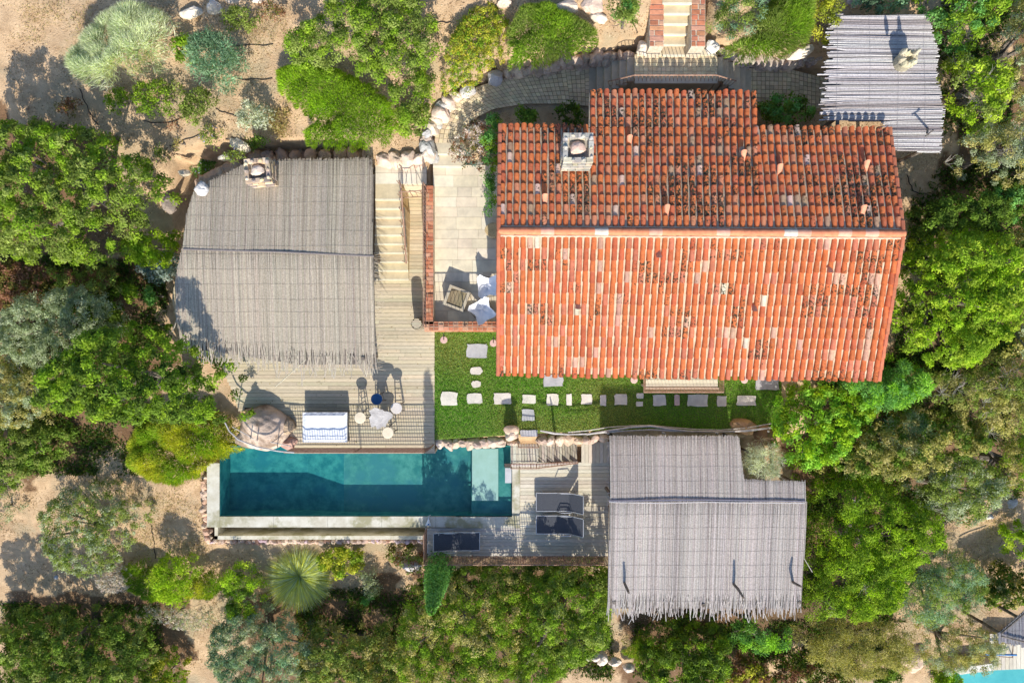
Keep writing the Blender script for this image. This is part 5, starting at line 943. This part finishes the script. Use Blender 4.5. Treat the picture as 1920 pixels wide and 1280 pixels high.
plant('bush','narrow feathery shrub left of the upper brick stairs',B,[(1145,-10),(1200,-15),(1198,35),(1180,68),(1150,62)],1.0,'leaf','mid',mix='emer',leaf=(.09,.03),dens=1500)
plant('shrub','round yellow flowered mound left of the shaded path',B,[(822,150),(835,90),(860,40),(900,0),(940,5),(958,50),(955,100),(930,118),(905,150),(870,170),(830,168)],.9,'leaf','yg',mix='viv',leaf=(.05,.03),dens=2300,clump=.12,flower=((.75,.55,.06),.05),lobe=.9)
plant('shrub','deep green rounded mound at the top centre above the shaded path',B,[(950,60),(975,10),(1030,5),(1080,30),(1125,60),(1120,85),(1080,110),(1020,125),(955,128)],.9,'blade','viv',mix='mid',L=.2,dens=2200)
# top left group
plant('bush','large leafy green bush at the top left of centre',B,[(520,110),(560,60),(600,30),(640,-20),(780,-20),(815,40),(818,110),(800,170),(790,235),(755,250),(745,200),(700,150),(640,130),(560,125)],2.0,'leaf','mid',mix='viv',lobe=.45,leaf=(.08,.05),dens=1300,gap=.45,trunk=True)
plant('shrub','largest smooth bright green mound behind the left reed roof',B,[(515,130),(560,115),(640,130),(700,160),(745,200),(748,250),(720,275),(640,285),(575,275),(565,245),(590,230),(550,200),(520,170)],1.0,'blade','viv',mix='bright',L=.17,dens=2300)
plant('shrub','small oval green shrub on the right side of the leafy bush',B,[(778,140),(798,132),(815,160),(815,195),(795,200),(782,175)],.8,'blade','bright',L=.12,dens=2400)
plant('shrub','low green shrub just above the row of big rounded rocks',B,[(750,205),(795,200),(808,225),(790,255),(765,262),(748,245)],.8,'leaf','mid',mix='viv')
plant('silver_bush','big silvery willow like bush at the top left',B,[(135,115),(155,80),(180,50),(225,20),(280,8),(318,30),(330,70),(310,120),(270,140),(210,165),(155,158),(135,140)],1.7,'blade','sil',mix='gs',L=.34,w=.018,dens=1600,wind=(-.1,.25),trunk=False)
plant('juniper','blue green juniper right of the silver bush',B,[(358,120),(370,75),(395,55),(430,70),(458,95),(455,130),(430,165),(395,155),(365,145)],1.3,'leaf','teal',leaf=(.16,.028),elong=1.3,dens=1300,clump=.16)
plant('bush','small green bush between the silver bush and the juniper',B,(346,95,20,24),.6,'leaf','viv')
for px, py, rx, ry, h, pal, lab in ((222,188,24,24,.7,'viv','round green shrub below the left end of the silver bush'),(288,185,42,38,.9,'viv','widest of the round green shrubs below the silver bush'),(372,200,32,34,.8,'mid','greyish green round shrub left of the flat white rock'),(330,165,22,18,.5,'mid','small shrub squeezed under the juniper'),(398,255,22,22,.5,'mid','lilac flowering clump near the curved hose'),(385,313,28,22,.6,'emer','leafy agapanthus clump at the upper left corner of the reed roof'),(443,294,20,14,.5,'mid','small agapanthus clump next to the rough chimney'),(484,268,22,12,.6,'dk','small dark shrub behind the rough chimney'),(478,222,34,32,.9,'sil','silver grey round shrub on the sandy slope'),(525,232,26,32,.3,'dry','dry yellow grass patch beside the silver grey shrub'),(450,40,40,22,.6,'mid','loose green weeds near the pale rocks at the top'),(510,22,30,20,.5,'brn','dry reddish weeds beside the leafy bush'),(306,290,12,20,.5,'mid','thin green sprout on the slope left of the reed roof'),(130,200,22,20,.4,'brn','scruffy plant in the shade at the left'),(330,235,12,8,.3,'brn','tiny dry tuft near the curved hose'),(340,270,14,8,.3,'dry','low dry tuft above the white stones')):
    plant('shrub', lab, B, (px, py, rx, ry), h, 'leaf', pal, dens=1300 if h > .5 else 700, leaf=(.08,.035), clump=.13, elong=.5, lobe=.4, flower=((.45,.42,.75), .05) if 'lilac' in lab or 'agapanthus' in lab else None)
# by the house
plant('shrub','purple grey flowering shrub in the bend of the cobbled path',B,[(842,290),(855,250),(885,228),(930,225),(940,250),(928,300),(900,318),(865,310)],.9,'leaf','pg',mix='brn',dens=1200,leaf=(.07,.04),clump=.12)
plant('shrub','blue grey low shrub at the head of the cream terrace steps',B,(880,298,24,14),.5,'leaf','blu',dens=1200,leaf=(.05,.03))
plant('climbing_plant','glossy green climber along the left wall of the house',B,[(905,240),(925,215),(942,225),(938,300),(934,410),(918,412),(912,360),(900,355),(915,330),(905,290)],2.0,'leaf','emer',mix='viv',dens=1300,leaf=(.08,.05),zg=1.5,trunk=False)
plant('bush','dark shaded bush between path and roof, left one',B,(985,222,26,18),.9,'leaf','dk')
plant('bush','dark shaded bush between path and roof, right one',B,(1070,218,26,20),1.0,'leaf','dk')
plant('bush','deep shaded bush in the nook right of the upper roof wing',B,(1470,212,50,32),1.2,'leaf','dk',mix='emer')
plant('silver_bush','bare silvery twig bush in the notch of the lower reed roof',B,(1430,862,38,36),1.3,'leaf','sil',leaf=(.16,.013),elong=1.4,dens=1500,lobe=.35,clump=.14,zg=.0,trunk=False,gap=.5)
# scattered ground stuff
def scatter(name, label, cat, polys, dens, pal, size, mode):
    parts = []
    for poly in polys:
        z0 = gz(*W(sum(a for a, b in poly)/len(poly), sum(b for a, b in poly)/len(poly), 0)[:2]); wp = [tuple(W(a, b, z0)[:2]) for a, b in poly]; P_ = np.array(wp); lo, hi = P_.min(0), P_.max(0); n = int(np.prod(hi-lo)*dens); q = N.uniform(lo, hi, (n, 2)); q = q[inside(q, wp)]; m_ = np.sin(q[:, 0]*2.3+q[:, 1])*np.sin(q[:, 1]*2.9-q[:, 0])+N.normal(0, .4, len(q)); q = q[m_ > -.1]
        for pp, g_ in PADS: q = q[~inside(q, pp)]
        n = len(q); z = ground_z(q) if n else np.zeros(0)
        if not n: continue
        up = 1.2 if mode == 'tuft' else .12; D = nrm(np.column_stack([N.normal(0, 1, (n, 2)), np.abs(N.normal(0, up, n))])); nn = nrm(np.column_stack([N.normal(0, .35, (n, 2)), np.ones(n)])) if mode != 'tuft' else nrm(N.normal(size=(n, 3))); U = nrm(np.cross(nn, D)); V, F = leafgeo(np.column_stack([q, z+.015]), D, U, N.uniform(.5, 1.5, n)*size[0], N.uniform(.5, 1.5, n)*size[1]); pl_ = np.array(pal); parts.append((V, F, np.repeat(pl_[N.integers(0, len(pal), n)]*N.uniform(.7, 1.3, (n, 1)), 4, 0)))
    tag(quads(name, *merge(parts), M['leaf']), label, cat, kind='stuff')
ALL = [[(0,0),(960,0),(960,330),(0,330)],[(0,330),(345,330),(345,850),(0,850)],[(0,850),(400,850),(400,1280),(0,1280)],[(400,1020),(1150,1020),(1150,1280),(400,1280)],[(1140,1160),(1920,1160),(1920,1280),(1140,1280)],[(1500,700),(1920,700),(1920,1200),(1500,1200)],[(1660,240),(1920,240),(1920,720),(1660,720)],[(960,0),(1920,0),(1920,240),(1420,240),(1420,150),(960,150)]]
scatter('leaf_litter','dry leaves and twigs scattered over the sandy ground','litter',ALL,330,[(.30,.20,.12),(.22,.14,.09),(.46,.34,.21),(.66,.56,.42),(.40,.27,.16)],(.045,.022),'flat')
nl_ = 900; q_ = np.column_stack([N.uniform(-10, 9, nl_), N.uniform(-3.7, 2.6, nl_)]); q_ = q_[inside(q_, [tuple(p[:2]) for p in dp]) | inside(q_, [tuple(p[:2]) for p in lp])]; nl_ = len(q_)
q_ = q_[(N.random(nl_) < .55)]; nl_ = len(q_); D_ = nrm(np.column_stack([N.normal(0, 1, (nl_, 2)), N.normal(0, .1, nl_)])); U_ = nrm(np.cross(nrm(np.column_stack([N.normal(0, .3, (nl_, 2)), np.ones(nl_)])), D_)); V_, F_ = leafgeo(np.column_stack([q_, np.full(nl_, .02)]), D_, U_, N.uniform(.03, .07, nl_), N.uniform(.015, .03, nl_))
tag(quads('fallen_leaves', V_, F_, np.repeat(np.array([(.35,.22,.10),(.20,.13,.07),(.45,.36,.14)])[N.integers(0, 3, nl_)], 4, 0), M['leaf']), 'small dry leaves fallen on the deck boards and the lawn', 'leaves', kind='stuff')
scatter('dry_grass','dry yellow grass growing thinly on the slope','grass',[[(240,905),(385,880),(385,1050),(240,1060)],[(0,0),(170,0),(150,90),(0,60)],[(430,20),(560,10),(540,110),(430,90)],[(480,190),(570,190),(580,270),(440,280)],[(1760,930),(1920,900),(1920,1100),(1740,1080)],[(1580,1190),(1760,1180),(1740,1280),(1580,1280)]],420,[(.42,.33,.15),(.50,.42,.22),(.28,.28,.08)],(.10,.012),'tuft')
scatter('undergrowth','low dark green undergrowth between the trees','ground cover',[[(0,480),(330,500),(320,640),(240,900),(0,900)],[(0,1130),(300,1130),(300,1280),(0,1280)],[(560,1100),(1150,1080),(1150,1280),(560,1280)],[(1190,1170),(1700,1160),(1700,1280),(1190,1280)],[(1500,690),(1920,600),(1920,930),(1760,1000),(1700,1200),(1500,1160)],[(1690,350),(1920,240),(1920,700),(1690,700)],[(1760,0),(1920,0),(1920,260),(1780,260)]],900,[(.06,.12,.02),(.10,.18,.03),(.12,.11,.04)],(.13,.05),'tuft')
# ---------------------------------------------------------------- camera and light
cam = bpy.data.cameras.new('camera'); cam.sensor_width = 36; cam.lens = 24; cam.clip_end = 600; co = bpy.data.objects.new('camera', cam); C.objects.link(co); co.location = (0, 0, H); S.camera = co
el, az = math.radians(33), math.radians(5.5)
sun = bpy.data.lights.new('sun', 'SUN'); sun.energy = 4.0; sun.angle = math.radians(.5); sun.color = (1, .95, .86); so = bpy.data.objects.new('sun', sun); C.objects.link(so); so.location = (3, -20, 14)
so.rotation_euler = Vector((-math.sin(az)*math.cos(el), math.cos(az)*math.cos(el), -math.sin(el))).to_track_quat('-Z', 'Y').to_euler()
w = bpy.data.worlds.new('World'); S.world = w; w.use_nodes = True; nt = w.node_tree; sk = nt.nodes.new('ShaderNodeTexSky'); sk.sky_type = 'NISHITA'; sk.sun_disc = False; sk.sun_elevation = el; sk.sun_rotation = math.pi-az; sk.ozone_density = 5
nt.links.new(sk.outputs[0], nt.nodes['Background'].inputs['Color']); nt.nodes['Background'].inputs['Strength'].default_value = .15
S.view_settings.view_transform = 'Standard'; S.view_settings.look = 'None'; S.view_settings.gamma = 1; S.view_settings.exposure = .55
S.cycles.max_bounces = 6; S.cycles.transparent_max_bounces = 12; S.cycles.use_denoising = True
